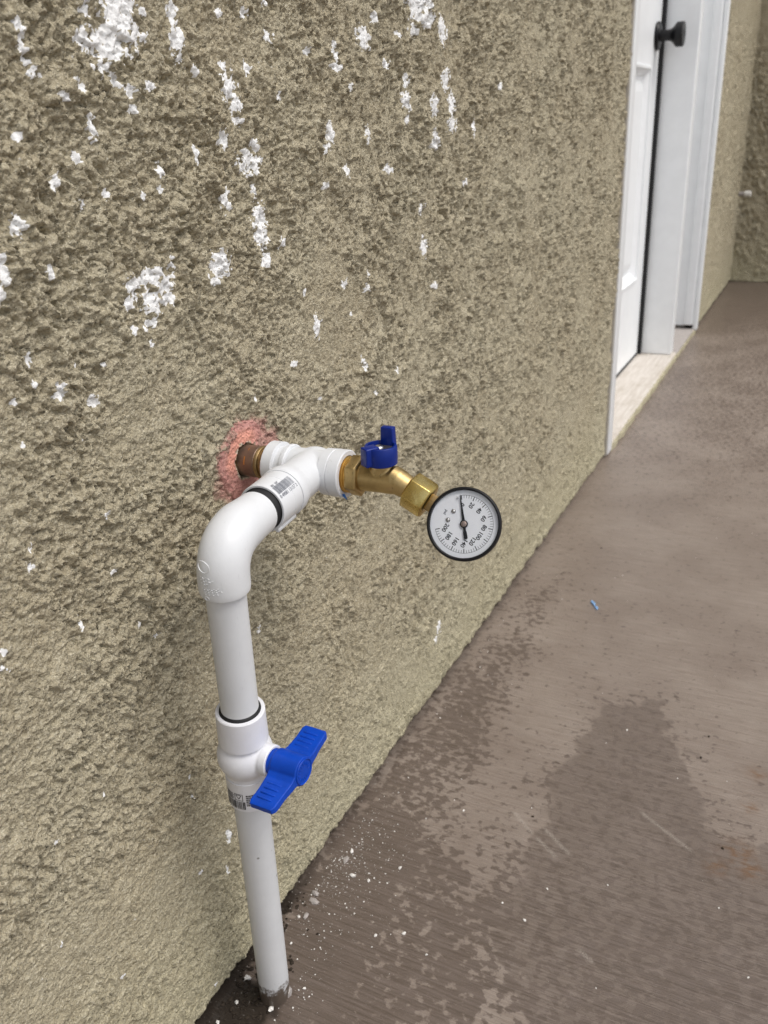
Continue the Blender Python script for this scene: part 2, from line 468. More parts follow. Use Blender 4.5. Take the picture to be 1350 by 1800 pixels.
SPLATS = [(-0.047,0.7575,0.0031,0.0037),(-0.0469,0.7523,0.0031,0.0037),(-0.0467,0.7463,0.0035,0.0037),(-0.0453,0.7414,0.0031,0.0032),(-0.0426,0.7369,0.004,0.0027),(-0.0401,0.7346,0.0032,0.0022),(0.0283,0.7689,0.015,0.0148),(0.0198,0.7537,0.0224,0.0095),(-0.003,0.7538,0.0072,0.0063),(0.0447,0.7591,0.0105,0.0068),(0.0096,0.7406,0.0076,0.0042),(0.0173,0.7335,0.0079,0.0036),(-0.0109,0.7312,0.004,0.0035),(0.0284,0.7286,0.0046,0.0037),(0.0293,0.7193,0.0036,0.0031),(0.0512,0.7306,0.0054,0.0038),(0.0032,0.7696,0.0041,0.0068),(0.0393,0.7742,0.0102,0.0048),(0.054,0.7725,0.0042,0.0031),(0.0811,0.7732,0.0046,0.009),(0.0814,0.759,0.007,0.0098),(0.0825,0.7484,0.0047,0.0039),(0.0977,0.7418,0.0049,0.0034),(0.1323,0.7785,0.006,0.0034),(0.1292,0.7464,0.0054,0.0035),(0.1331,0.7324,0.0097,0.0123),(0.1393,0.7217,0.0078,0.0059),(0.1409,0.7117,0.0057,0.0037),(0.156,0.7465,0.0058,0.0051),(0.1213,0.6998,0.0096,0.0066),(0.15,0.6838,0.0165,0.0101),(0.1585,0.6971,0.0075,0.0046),(0.1169,0.6606,0.0069,0.0091),(0.0892,0.6924,0.0037,0.0071),(0.0489,0.6839,0.0045,0.005),(0.0446,0.6722,0.0033,0.0027),(-0.0053,0.7086,0.0051,0.0066),(-0.0214,0.6931,0.0031,0.0042),(-0.042,0.6821,0.0038,0.0058),(-0.0225,0.6674,0.0023,0.0049),(-0.0013,0.6727,0.0029,0.0038),(-0.0744,0.6621,0.0042,0.0074),(0.0276,0.6697,0.0021,0.0026),(-0.0595,0.6347,0.0029,0.0036),(-0.0616,0.7052,0.0031,0.0022),(-0.0912,0.6423,0.0033,0.0113),(-0.0944,0.628,0.0029,0.0046),(-0.0242,0.7247,0.003,0.0023),(-0.0293,0.726,0.0025,0.0017),(0.0102,0.6182,0.0105,0.0062),(0.0226,0.6199,0.012,0.0056),(0.037,0.6133,0.0091,0.0057),(0.0033,0.6073,0.0072,0.0055),(0.0225,0.6046,0.011,0.0071),(0.0378,0.6038,0.0057,0.0058),(0.0025,0.5901,0.0057,0.0031),(0.0176,0.5908,0.0088,0.0036),(0.0251,0.5986,0.0078,0.0036),(0.0455,0.6249,0.0035,0.0057),(0.1001,0.6174,0.0123,0.0101),(0.0915,0.6087,0.0067,0.0046),(-0.0827,0.5909,0.0035,0.0055),(-0.0689,0.5688,0.0042,0.0058),(-0.0412,0.5545,0.0037,0.0054),(-0.0569,0.5342,0.0027,0.0017),(-0.1005,0.5463,0.0023,0.0025),(-0.1021,0.5717,0.0022,0.0024),(-0.0837,0.5778,0.0035,0.0025),(-0.1084,0.4865,0.0035,0.004),(-0.1139,0.4772,0.0031,0.0053),(-0.0872,0.4237,0.0031,0.0066),(-0.0387,0.3921,0.0026,0.0036),(-0.0238,0.3781,0.005,0.0025),(-0.0517,0.442,0.0034,0.0026),(-0.1445,0.4339,0.0025,0.0046),(-0.1455,0.4256,0.0032,0.004),(-0.0288,0.5743,0.0019,0.0027),(-0.0501,0.4831,0.0033,0.0022),(0.0175,0.578,0.0027,0.0029),(-0.0513,0.5808,0.0018,0.0013),(-0.0147,0.2429,0.0025,0.0039),(-0.014,0.2224,0.0038,0.0039),(0.0195,0.1531,0.0043,0.0087),(0.0127,0.1185,0.0029,0.0061),(-0.0969,0.2921,0.0023,0.0021),(-0.0181,0.1459,0.0026,0.0031),(-0.1427,0.29,0.002,0.0019),(-0.1563,0.2124,0.0016,0.0025),(-0.1154,0.1356,0.0039,0.0028),(0.046,0.1242,0.0031,0.0034),(-0.0237,0.016,0.0027,0.0029),(0.1909,0.7684,0.0062,0.0067),(0.3469,0.7768,0.0123,0.0107),(0.4636,0.8102,0.0281,0.0156),(0.4797,0.8017,0.0144,0.008),(0.4568,0.7907,0.0124,0.0079),(0.5267,0.7956,0.0141,0.0147),(0.2906,0.7649,0.0059,0.0072),(0.2908,0.7518,0.008,0.0034),(0.3863,0.758,0.0061,0.0057),(0.4334,0.7466,0.0094,0.007),(0.4307,0.7285,0.0122,0.0086),(0.536,0.7496,0.013,0.0121),(0.5515,0.726,0.0101,0.0148),(0.5526,0.7066,0.0154,0.0104),(0.505,0.7245,0.0125,0.012),(0.4987,0.6899,0.0125,0.0106),(0.428,0.7117,0.0068,0.0051),(0.2743,0.7027,0.0069,0.0115),(0.2636,0.6892,0.0078,0.0049),(0.3484,0.6992,0.007,0.0077),(0.2997,0.6714,0.0074,0.0056),(0.3852,0.6683,0.0089,0.0061),(0.2595,0.6603,0.0059,0.0032),(0.163,0.6931,0.0069,0.0047),(0.1567,0.637,0.0109,0.0197),(0.1595,0.6126,0.0079,0.0067),(0.1552,0.6629,0.0046,0.0068),(0.1851,0.622,0.0042,0.0043),(0.463,0.6242,0.0075,0.0068),(0.4667,0.586,0.0077,0.0112),(0.6148,0.7037,0.0075,0.011),(0.2852,0.5742,0.0076,0.005),(0.3265,0.565,0.0071,0.0037),(0.3326,0.5769,0.006,0.0042),(0.2313,0.547,0.0078,0.0102),(0.213,0.5794,0.0037,0.0042),(0.4911,0.5399,0.0082,0.0037),(0.2971,0.5445,0.0045,0.0031),(0.3112,0.4938,0.0047,0.0088),(0.488,0.094,0.0096,0.0138),(0.4777,0.0823,0.0076,0.0069),(0.1608,0.7798,0.0057,0.0043),(0.1916,0.7896,0.0069,0.0029),(0.3678,0.7947,0.0069,0.0054),(0.4145,0.7844,0.0064,0.0038),(0.1965,0.728,0.0049,0.0031),(0.2438,0.7612,0.0044,0.0032),(0.3177,0.7388,0.0053,0.0036),(0.3324,0.4595,0.005,0.0035),(0.3873,0.4694,0.0056,0.0036),(0.59,0.6437,0.0074,0.005),(0.7081,0.7484,0.0086,0.0051),(0.1884,0.5233,0.0045,0.0033),(0.0767,0.3769,0.0022,0.0024),(0.0946,0.316,0.0032,0.0041),(0.1259,0.5108,0.0031,0.0022),(0.2211,0.4844,0.0039,0.002)]
STAIN = [(0.5222,-0.205),(0.5631,-0.2771),(0.5047,-0.2955),(0.4685,-0.32),(0.4122,-0.3378),(0.3826,-0.36),(0.3508,-0.3811),(0.3517,-0.4227),(0.3339,-0.5014),(0.1583,-0.4584),(0.0333,-0.2986),(0.139,-0.1936),(0.2421,-0.1819),(0.3917,-0.1921)]
DAMP = [(0.3696,-0.0051),(0.5406,-0.0241),(0.7554,-0.0399),(0.8699,-0.0642),(0.682,-0.0895),(0.5106,-0.0926),(0.3907,-0.1106),(0.2857,-0.1139),(0.2181,-0.1272),(0.1593,-0.1746),(0.0807,-0.2355),(0.033,-0.2415),(-0.0334,-0.0954),(-0.0402,-0.0193),(0.0986,-0.0034)]
DARK = [(-0.0433,-0.0125),(0.0986,-0.0034),(0.2397,-0.0077),(0.2441,-0.0625),(0.2085,-0.1052),(0.1484,-0.0809),(0.0749,-0.0807),(0.0274,-0.1174),(-0.0165,-0.0965)]
RUST = [(0.3361,-0.3966),(0.3169,-0.4092),(0.3071,-0.3777),(0.4708,-0.4021),(0.4095,-0.4001)]
SCR = [(0.2987,-0.1663),(0.2775,-0.1925),(0.272,-0.2005),(0.2561,-0.2237),(0.2876,-0.2053),(0.2658,-0.2361),(0.3545,-0.295),(0.3203,-0.3509),(0.1555,-0.2764),(0.1479,-0.2888)]
CHIPW = [(0.1762,-0.0255),(0.1473,-0.0422),(0.148,-0.0603),(0.1758,-0.0826),(0.0921,-0.0961),(0.1049,-0.1201),(0.0047,-0.0093),(-0.0184,-0.013),(-0.0116,-0.0452),(-0.0413,-0.0093),(0.0522,-0.0268),(0.0162,-0.0628),(0.1662,-0.2196),(0.4924,-0.2492),(0.2113,-0.2289),(0.2794,-0.1129),(0.1767,-0.1937),(0.2403,-0.2823),(0.0926,-0.1491),(0.1881,-0.418),(0.0808,-0.0176)]
CHIPG = [(0.1633,-0.0255),(0.0067,-0.0526),(-0.003,-0.0497),(0.0849,-0.0235),(0.103,-0.022),(0.1116,-0.0189)]
CHIPD = [(0.3014,-0.1858),(0.3364,-0.3799),(0.519,-0.3434),(0.9923,-0.1003),(0.4748,-0.3399)]

# ------------------------------------------------------------------ stucco wall
HX, HZ = 0.102, 0.467            # where the brass fitting leaves the wall
def lips(x, z, period, seed, dx=0.85, dz=0.5, warp=1.5, sx=0.030, sz=0.042):
    """overlapping trowel drags: a slow fall ending in a ragged lip that faces down and to the left"""
    ph = (x*dx + z*dz)/period + warp*fbm(x/sx, z/sz, 3, seed, 0.6)
    fr = ph - np.floor(ph)
    v = np.where(fr < 0.90, 1-fr, 0.10 + (fr-0.90)*9.0)
    return v*sstep(-0.05, 0.40, fbm(x/(sx*0.8), z/(sz*0.8), 2, seed+500))

def stucco_h(x, z):
    wx = x + 0.0035*perlin(x/0.021, z/0.021, 301) + 0.0012*perlin(x/0.0045, z/0.0045, 303)
    wz = z + 0.0035*perlin(x/0.021, z/0.021, 302) + 0.0012*perlin(x/0.0045, z/0.0045, 304)
    f = sstep(0.08, 0.45, x)                                                  # trowel dragged upright towards the door
    h = 0.0013*fbm(x/0.070, z/0.070, 2, 21)
    smooth = sstep(-0.45, 0.35, perlin(x/0.10, z/0.12, 33) + 0.15)            # trowelled-down areas
    foot = sstep(0.02, 0.45, z)
    amp = (0.45 + 0.55*smooth)*(0.55 + 0.45*foot)
    s1 = 1 - worley(x/0.0026, z/0.0028, 51)
    s2 = 1 - worley(x/0.0015, z/0.0016, 61)
    # crumbly clumps, strongest near the pipe end of the wall
    cl = fbm(wx/0.0100, wz/0.0085, 3, 41, 0.62) + 0.22*(s1-0.5)
    h = h + amp*(0.0017-0.0013*f)*sstep(-0.10, 0.22, cl)
    cl2 = fbm(wx/0.0050, wz/0.0046, 2, 81) + 0.30*(s1-0.5)
    h = h + amp*(0.0011-0.0009*f)*sstep(-0.22, 0.28, cl2)
    h = h + amp*(0.0032+0.0018*f)*lips(wx, wz, 0.024, 401)
    h = h + amp*(1-f)*0.0019*lips(wx, wz, 0.0105, 431, 0.80, 0.60, 1.3, 0.014, 0.022)
    h = h + amp*f*0.0034*lips(wx, wz, 0.0150, 461, 0.92, 0.38, 1.4, 0.015, 0.030)
    h = h + amp*0.0042*lips(wx, wz, 0.075, 491, 0.90, 0.42, 1.5, 0.060, 0.090)
    # gouges left by the dragged float: crumbly holes near the pipe, upright slits towards the door
    g = 1 - f
    h = h - amp*g*0.0025*sstep(0.28, 0.40, fbm(wx/0.0070, wz/0.0085, 2, 91))
    h = h - amp*g*0.0014*sstep(0.30, 0.44, fbm(wx/0.0042, wz/0.0046, 2, 191))
    f2 = sstep(0.55, 1.0, x)
    ux = x + 0.0022*perlin(x/0.018, z/0.030, 311) + 0.0005*perlin(x/0.0045, z/0.0045, 303)
    h = h - amp*f*(1-f2)*0.0046*sstep(0.34, 0.44, fbm(ux/0.0050, z/0.0190, 2, 92))
    h = h - amp*f*(1-f2)*0.0028*sstep(0.32, 0.44, fbm(ux/0.0036, z/0.0100, 2, 192))
    h = h - amp*f2*0.0062*sstep(0.33, 0.43, fbm(ux/0.0078, z/0.0240, 2, 93))
    h = h - amp*f2*0.0030*sstep(0.32, 0.44, fbm(ux/0.0052, z/0.0135, 2, 193))
    crease = 1 - np.abs(fbm(wx/0.024, wz/0.028, 3, 111, 0.6))
    h = h - amp*0.0018*sstep(0.93, 0.99, crease)*sstep(0.0, 0.4, perlin(x/0.035, z/0.035, 120))
    return h + (0.0010-0.0006*f)*s1 + (0.0008-0.0003*f)*s2 - 0.0040

def wall_section(name, xs, zs, parent, hole=False, gap=True):
    X, Z = np.meshgrid(xs, zs)
    h = stucco_h(X, Z)
    spl = np.zeros_like(X)
    fine = fbm(X/0.0046, Z/0.0062, 3, 131, 0.75)
    crumb = 0.55 - worley(X/0.0027, Z/0.0030, 51+0)
    for (sx, sz, rx, rz) in SPLATS:
        i0, i1 = np.searchsorted(xs, [sx-3*rx, sx+3*rx]); k0, k1 = np.searchsorted(zs, [sz-3*rz, sz+3*rz])
        if i1 <= i0 or k1 <= k0: continue
        dx = (X[k0:k1, i0:i1]-sx)/rx; dz = (Z[k0:k1, i0:i1]-sz)/rz
        g = np.exp(-(dx*dx+dz*dz)*0.88)*(1.0 if sz > 0.5 else 0.82)
        spl[k0:k1, i0:i1] = np.maximum(spl[k0:k1, i0:i1], g)
    hh = (h + 0.0010)/0.0016
    s = spl*1.05 + (0.44*fine + 0.24*crumb + 0.06*hh)*sstep(0.03, 0.3, spl)
    s = sstep(0.53, 0.67, s)
    faint = 0.28*sstep(0.25, 0.8, spl)*sstep(-0.1, 0.5, fine)
    s = np.maximum(s, faint)
    h = h + (-0.0008 + 0.0008*fbm(X/0.02, Z/0.02, 2, 21) - h)*0.34*s
    Y = -h
    P = np.stack([X, Y, Z], -1)
    red = np.zeros_like(X)
    if hole:
        d = np.hypot(X-HX, Z-HZ)
        P[..., 1] = np.where(d < 0.0165, 0.03, P[..., 1])
        dd = np.hypot((X-HX-0.004)/1.15, (Z-HZ+0.002)*1.04)
        red = sstep(0.041, 0.032, dd + 0.006*perlin(X/0.012, Z/0.012, 5) + 0.002*fine)*0.8
    if gap:
        zb = 0.0030 + 0.0042*fbm(xs/0.03, xs*0, 3, 7) + 0.002*perlin(xs/0.006, xs*0+3, 9)
        zb = np.clip(zb, 0.0004, 0.010)
        P[..., 2] = Z + zb[None, :]*np.clip(1-Z/0.03, 0, 1)
        rnd = np.clip(1-Z/0.012, 0, 1)
        P[..., 1] += 0.004*rnd**2
        P[0, :, 1] = 0.012
    me = grid_mesh(name, P)
    attr(me, 'splatter', s); attr(me, 'red', red)
    return link_mesh(name, me, M['stucco'], parent)

wall = thing('stucco_wall', (0.6, 0, 0), 'long tan rough stucco wall spattered with white, door set into it', 'wall', None, 'thing')
xs = spaced([(-2.0, 0.05), (-0.6, 0.03), (-0.27, 0.0012), (0.15, 0.00105), (0.5, 0.0017), (1.463, 0.0034)])
zs = spaced([(0.0, 0.0012), (0.12, 0.0011), (0.82, 0.00105), (0.96, 0.0014), (1.1, 0.02), (2.6, 0.06)])
near = wall_section('wall_face', xs, zs, wall, hole=True)
xs2 = spaced([(2.848, 0.006), (4.03, 0.008)]); zs2 = spaced([(0.0, 0.006), (1.0, 0.006), (1.1, 0.02), (2.6, 0.06)])
far = wall_section('wall_face', xs2, zs2, wall)
xs3 = spaced([(1.463, 0.02), (2.848, 0.02)]); zs3 = spaced([(2.09, 0.02), (2.6, 0.06)])
wall_section('wall_face', xs3, zs3, wall, gap=False)
box_obj('wall_core', (-2.0, 0.035, 0.0), (1.455, 0.22, 2.6), M['mortar'], wall, 0)
box_obj('wall_core', (2.856, 0.035, 0.0), (4.1, 0.22, 2.6), M['mortar'], wall, 0)
box_obj('wall_core', (1.457, 0.035, 2.10), (2.854, 0.22, 2.598), M['mortar'], wall, 0)
for a_, b_ in ((-2.0, 1.46), (2.85, 4.04)):
    box_obj('footing', (a_, 0.0125, -0.04), (b_, 0.034, 0.03), M['soil'], wall, 0)

# red-stained mortar patch round the fitting, with a ragged hole
nt, nr = 160, 44
th = np.linspace(0, 2*np.pi, nt+1)
R_out = 0.0358 - 0.002*np.cos(th) + 0.0035*fbm(np.cos(th)*1.7, np.sin(th)*1.7, 3, 3) + 0.001*np.cos(th) - 0.0015*np.sin(th)
R_in = 0.0133 + 0.0015*fbm(np.cos(th)*2.6+5, np.sin(th)*2.6, 3, 8)
k = np.linspace(0, 1, nr)[:, None]
rr = R_in[None, :]*(1-k) + R_out[None, :]*k
PX = HX + 0.002*k + rr*np.cos(th)[None, :]; PZ = HZ + rr*np.sin(th)[None, :]
rough_ = 0.0005*fbm(PX/0.006, PZ/0.006, 3, 19, 0.6) + 0.0006*perlin(PX/0.002, PZ/0.002, 4)
ph = 0.0002 + (stucco_h(PX, PZ)-0.0002)*(0.08+0.92*k**5) + 0.0016*(1-k**2) + rough_ - 0.0030*sstep(0.86, 1.0, k)
py = -ph
py[0] = 0.022; py[1] = np.minimum(py[1]+0.004, 0.01)
me = grid_mesh('mortar_patch', np.stack([PX, py, PZ], -1))
attr(me, 'orange', sstep(0.75, 0.35, k)*sstep(-0.1, 0.7, np.cos(th-2.1))[None, :])
rd = np.clip(1.0 - 0.55*sstep(0.82, 1.12, k + 0.22*fbm(PX/0.009, PZ/0.009, 2, 6)), 0, 1)
rd = rd*(1-0.9*sstep(0.16, 0.04, k + 0.12*perlin(PX/0.004, PZ/0.004, 16)))
attr(me, 'red', rd); attr(me, 'splatter', 0.45*sstep(0.2, 0.06, k + 0.16*perlin(PX/0.004, PZ/0.004, 14))*(np.sin(th-0.9)[None, :] > 0.1))
me.flip_normals()
patch = link_mesh('mortar_patch', me, M['patch'], wall)
patch['label'] = 'pink-red stained mortar patch around the brass coupling'

# return wall closing the far end
ew = thing('end_wall', (4.02, -0.6, 0), 'shaded tan stucco wall closing the far end of the walkway', 'wall', None, 'thing')
ys = spaced([(-2.2, 0.05), (-0.5, 0.010), (0.02, 0.006)])
Y, Z = np.meshgrid(ys, zs2)
h = stucco_h(Y+7.3, Z)*1.25
zb = 0.003
me = grid_mesh('wall_face', np.stack([4.012-h, Y, Z+0.003], -1))
me.flip_normals()
link_mesh('wall_face', me, M['stucco'], ew)
box_obj('wall_core', (4.03, -2.2, -0.02), (4.2, 0.3, 2.6), M['mortar'], ew, 0)

# ------------------------------------------------------------------ concrete walkway
def poly_sd(px, py, poly):
    d = np.full(px.shape, 1e9); ins = np.zeros(px.shape, bool)
    n = len(poly)
    for i in range(n):
        ax, ay = poly[i]; bx, by = poly[(i+1) % n]
        ex, ey = bx-ax, by-ay; wx, wy = px-ax, py-ay
        t = np.clip((wx*ex+wy*ey)/(ex*ex+ey*ey), 0, 1)
        d = np.minimum(d, np.hypot(wx-ex*t, wy-ey*t))
        c = ((ay <= py) & (by > py)) | ((by <= py) & (ay > py))
        xi = ax + (py-ay)/(by-ay+1e-12)*ex
        ins ^= c & (px < xi)
    return np.where(ins, -d, d)

fx = spaced([(-3.0, 0.15), (-0.5, 0.03), (-0.15, 0.0024), (0.6, 0.0026), (1.5, 0.007), (4.03, 0.02)])
fy = spaced([(-3.0, 0.12), (-0.8, 0.02), (-0.50, 0.003), (0.0, 0.0022), (0.034, 0.004)])
FX, FY = np.meshgrid(fx, fy)
fz = 0.0009*fbm(FX/0.25, FY/0.25, 2, 71) + 0.0004*fbm(FX/0.03, FY/0.03, 2, 73)
wob = 0.012*fbm(FX/0.035, FY/0.035, 3, 95)
s_st = poly_sd(FX, FY, STAIN) + wob*1.7
soft = sstep(-0.155, -0.235, FY + 0.02*fbm(FX/0.05, FY/0.05, 2, 97))        # crisp on the corridor side, fading towards the wall
s_st = s_st + 0.006*fbm(FX/0.011, FY/0.011, 2, 96)
stain = sstep(0.020, -0.016, s_st)*soft + 0.38*sstep(0.04, -0.08, s_st)*(1-soft)
s_da = poly_sd(FX, FY, DAMP) + wob*2
s_dk = poly_sd(FX, FY, DARK) + wob*1.5
damp = 0.18 + 0.30*sstep(0.07, -0.05, s_st) + 0.36*sstep(0.03, -0.04, s_da) + 0.26*sstep(0.02, -0.035, s_dk)
damp = damp + 0.16*sstep(-0.10, -0.01, FY)*sstep(1.4, 0.5, FX) + 0.15*sstep(0.30, 0.13, FX) + 0.32*sstep(0.9, 2.2, FX) + 0.3*sstep(2.7, 3.4, FX)  # last two terms only make the far end of the walkway darker
soil = sstep(-0.016, 0.004, FY + 0.006*fbm(FX/0.02, FY/0.02, 2, 44)) * (0.46*sstep(2.6, 0.6, FX) + 0.35*sstep(0.16, 0.06, FX))  # wall-foot band: joint dirt plus a soft shadow line painted into the colour
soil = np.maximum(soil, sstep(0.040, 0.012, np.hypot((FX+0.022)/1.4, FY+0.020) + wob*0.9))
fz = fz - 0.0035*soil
rust = np.zeros_like(FX)
for (a, b), r in zip(RUST, (0.016, 0.012, 0.010, 0.010, 0.008)):
    rust = np.maximum(rust, np.exp(-((FX-a)**2+(FY-b)**2)/(r*r)))
scr = np.zeros_like(FX)
for i in range(0, len(SCR), 2):
    (ax, ay), (bx, by) = SCR[i], SCR[i+1]
    t = np.clip(((FX-ax)*(bx-ax)+(FY-ay)*(by-ay))/((bx-ax)**2+(by-ay)**2), 0, 1)
    d = np.hypot(FX-ax-(bx-ax)*t, FY-ay-(by-ay)*t)
    scr = np.maximum(scr, sstep(0.003, 0.0006, d))
dust = sstep(-0.13, -0.01, FY)*np.exp(-((FX-0.16)/0.13)**2) + 0.12*sstep(-0.4, -0.05, FY)*sstep(0.7, 0.2, FX)
me = grid_mesh('pavement', np.stack([FX, FY, fz], -1))
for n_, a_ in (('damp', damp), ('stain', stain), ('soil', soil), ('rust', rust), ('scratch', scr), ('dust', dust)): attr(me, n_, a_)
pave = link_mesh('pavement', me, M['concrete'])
tag(pave, 'brown stained broom-finished concrete walkway with damp patches', None, None, 'structure')
bm = bmesh.new(); add_box(bm, (-60, -60, -0.4), (60, 60, -0.06))
g = from_bm('ground', bm, M['ground'], None, None)
tag(g, None, None, None, 'structure')

# ------------------------------------------------------------------ door frame and door
DY = 0.115                                    # face of the door leaf, set back in the wall
TZ = 0.018                                    # top of the threshold
fr = thing('doorway', (2.1, 0.05, 0), 'white painted door frame with wide recess and pale threshold', 'doorway', None, 'thing')
box_obj('casing', (1.4655, -0.0045, 0.006), (1.503, 0.034, 2.12), M['white'], fr, 0.002)
box_obj('caulk_line', (1.4605, -0.0015, 0.004), (1.4653, 0.03, 2.12), M['caulk'], fr, 0.0006)
box_obj('jamb', (1.486, 0.0345, TZ+0.0005), (1.506, 0.19, 2.06), M['white'], fr, 0.002)
box_obj('mullion', (2.412, 0.012, TZ+0.0005), (2.456, 0.19, 2.06), M['white'], fr, 0.004, 3)
box_obj('weatherstrip', (2.398, 0.104, TZ+0.0008), (2.4118, 0.150, 2.055), M['rubber'], fr, 0.001)
box_obj('weatherstrip', (1.5065, 0.112, TZ+0.0006), (2.3955, 0.150, TZ+0.0062), M['rubber'], fr, 0.0005)
box_obj('side_panel', (2.4565, 0.088, TZ+0.0005), (2.831, 0.12, 2.06), M['white'], fr, 0.002)
box_obj('jamb', (2.8315, 0.036, TZ+0.010), (2.853, 0.12, 2.06), M['white'], fr, 0.002)
box_obj('brick_molding', (2.823, 0.006, TZ+0.012), (2.8545, 0.0358, 2.10), M['white'], fr, 0.006, 3)
box_obj('brick_molding', (2.829, -0.0105, 0.012), (2.8548, 0.0057, 2.12), M['white'], fr, 0.005, 3)
box_obj('head_jamb', (1.5065, 0.012, 2.061), (2.8225, 0.19, 2.09), M['white'], fr, 0.002)
bm = bmesh.new()                              # threshold: worn board, front edge a little ragged
n = 90; top = []; bot = []; back = []
for i in range(n+1):
    x = 1.5035 + (2.4565-1.5035)*i/n
    j = 0.0022*math.sin(i*1.7)*math.sin(i*0.37+1) + random.uniform(-0.0012, 0.0012)
    back.append(bm.verts.new((x, 0.19, TZ))); top.append((bm.verts.new((x, 0.006+j, TZ)), bm.verts.new((x, 0.001+j, TZ-0.004))))
    bot.append(bm.verts.new((x, -0.002+j, -0.004)))
for i in range(n):
    bm.faces.new((back[i], top[i][0], top[i+1][0], back[i+1]))
    bm.faces.new((top[i][0], top[i][1], top[i+1][1], top[i+1][0]))
from_bm('threshold', bm, M['threshold'], fr, 30)
bm = bmesh.new()
lip = []
for i in range(n+1):
    x = 1.5035 + (2.853-1.5035)*i/n
    j = 0.002*math.sin(i*1.1+2)*math.sin(i*0.23) + random.uniform(-0.0015, 0.0015)
    lip.append([bm.verts.new((x, 0.004, TZ-0.0036)), bm.verts.new((x, -0.003+j, TZ-0.0062+j*0.5)), bm.verts.new((x, -0.004+j, -0.004))])
for i in range(n):
    for q in range(2): bm.faces.new((lip[i][q], lip[i][q+1], lip[i+1][q+1], lip[i+1][q]))
from_bm('stucco_lip', bm, M['stucco'], fr, 30)

box_obj('concrete_sill', (2.4568, -0.001, -0.004), (2.8535, 0.19, TZ-0.001), M['greychip'], fr, 0.003)

door = thing('door', (1.95, DY, TZ), 'white panelled entry door with black round knob', 'door', None, 'thing')
def door_leaf():
    bm = bmesh.new()
    x0, x1, z0, z1 = 1.509, 2.3945, TZ+0.007, 2.05
    cols_ = [(1.62, 1.905), (1.998, 2.292)]; rows_ = [(0.265, 0.842), (1.06, 1.90)]
    xe = [x0, cols_[0][0], cols_[0][1], cols_[1][0], cols_[1][1], x1]; ze = [z0, rows_[0][0], rows_[0][1], rows_[1][0], rows_[1][1], z1]
    V = {}
    def vt(x, y, z):
        k = (round(x, 5), round(y, 5), round(z, 5))
        if k not in V: V[k] = bm.verts.new((x, y, z))
        return V[k]
    for i in range(5):
        for j in range(5):
            if i in (1, 3) and j in (1, 3):
                prev = None
                for ins, dep in ((0, 0), (0.002, -0.004), (0.008, -0.004), (0.010, 0.002), (0.014, 0.004), (0.026, 0.017), (0.040, 0.017), (0.042, 0.012), (0.064, 0.005), (0.068, 0.005)):
                    a, b, c, d = xe[i]+ins, xe[i+1]-ins, ze[j]+ins, ze[j+1]-ins
                    ring = [vt(a, DY+dep, c), vt(b, DY+dep, c), vt(b, DY+dep, d), vt(a, DY+dep, d)]
                    if prev:
                        for q in range(4):
                            bm.faces.new((prev[q], prev[(q+1) % 4], ring[(q+1) % 4], ring[q]))
                    prev = ring
                bm.faces.new(prev)
            else:
                bm.faces.new((vt(xe[i], DY, ze[j]), vt(xe[i+1], DY, ze[j]), vt(xe[i+1], DY, ze[j+1]), vt(xe[i], DY, ze[j+1])))
    # edges and back
    a = [vt(x0, DY, z0), vt(x1, DY, z0), vt(x1, DY, z1), vt(x0, DY, z1)]
    add_box(bm, (x0+0.0005, DY+0.0185, z0+0.0005), (x1-0.0005, DY+0.044, z1-0.0005))
    for p, q in (((x0, z0), (x1, z0)), ((x1, z0), (x1, z1)), ((x1, z1), (x0, z1)), ((x0, z1), (x0, z0))):
        bm.faces.new([bm.verts.new((p[0], DY, p[1])), bm.verts.new((q[0], DY, q[1])), bm.verts.new((q[0], DY+0.03, q[1])), bm.verts.new((p[0], DY+0.03, p[1]))])
    return from_bm('door_leaf', bm, M['white'], door, 25)
door_leaf()
KX, KZ = 2.337, 0.917
bm = bmesh.new()
add_lathe(bm, (KX, DY-0.0015, KZ), (0, -1, 0), [(0, 0.0355), (0.005, 0.0355), (0.008, 0.0335), (0.010, 0.028)], 40)
rose = from_bm('rose', bm, M['knob'], door, 35)
bm = bmesh.new()
add_lathe(bm, (KX, DY-0.011, KZ), (0, -1, 0), [(0, 0.0150), (0.008, 0.0140), (0.020, 0.0135), (0.028, 0.0150), (0.034, 0.0195), (0.040, 0.0265), (0.0425, 0.0298), (0.0435, 0.0308), (0.060, 0.0308), (0.0622, 0.0290), (0.0622, 0.010), (0.0612, 0.0095), (0.0612, 0.0)], 40)
from_bm('knob', bm, M['knob'], door, 35)
bm = bmesh.new()
add_lathe(bm, (KX, DY-0.0015, KZ+0.158), (0, -1, 0), [(0, 0.0335), (0.006, 0.0335), (0.014, 0.029), (0.018, 0.0275), (0.018, 0.012), (0.021, 0.011)], 40)
from_bm('deadbolt', bm, M['knob'], door, 35)

# little capped pipe stub near the far corner
st = thing('pipe_stub', (3.955, 0, 0.39), 'short pale pipe stub poking from the wall beyond the door', 'pipe')
bm = bmesh.new(); add_lathe(bm, (3.955, 0.01, 0.392), (0, -1, 0), [(0, 0.010), (0.045, 0.010), (0.045, 0.0075), (0.03, 0.0075)], 24)
from_bm('pipe', bm, M['greychip'], st, 35)
bm = bmesh.new(); add_lathe(bm, (3.955, -0.035, 0.392), (0, -1, 0), [(-0.012, 0.0102), (-0.012, 0.0135), (0.012, 0.0135), (0.015, 0.011), (0.015, 0)], 24)
from_bm('cap', bm, M['chip'], st, 35)

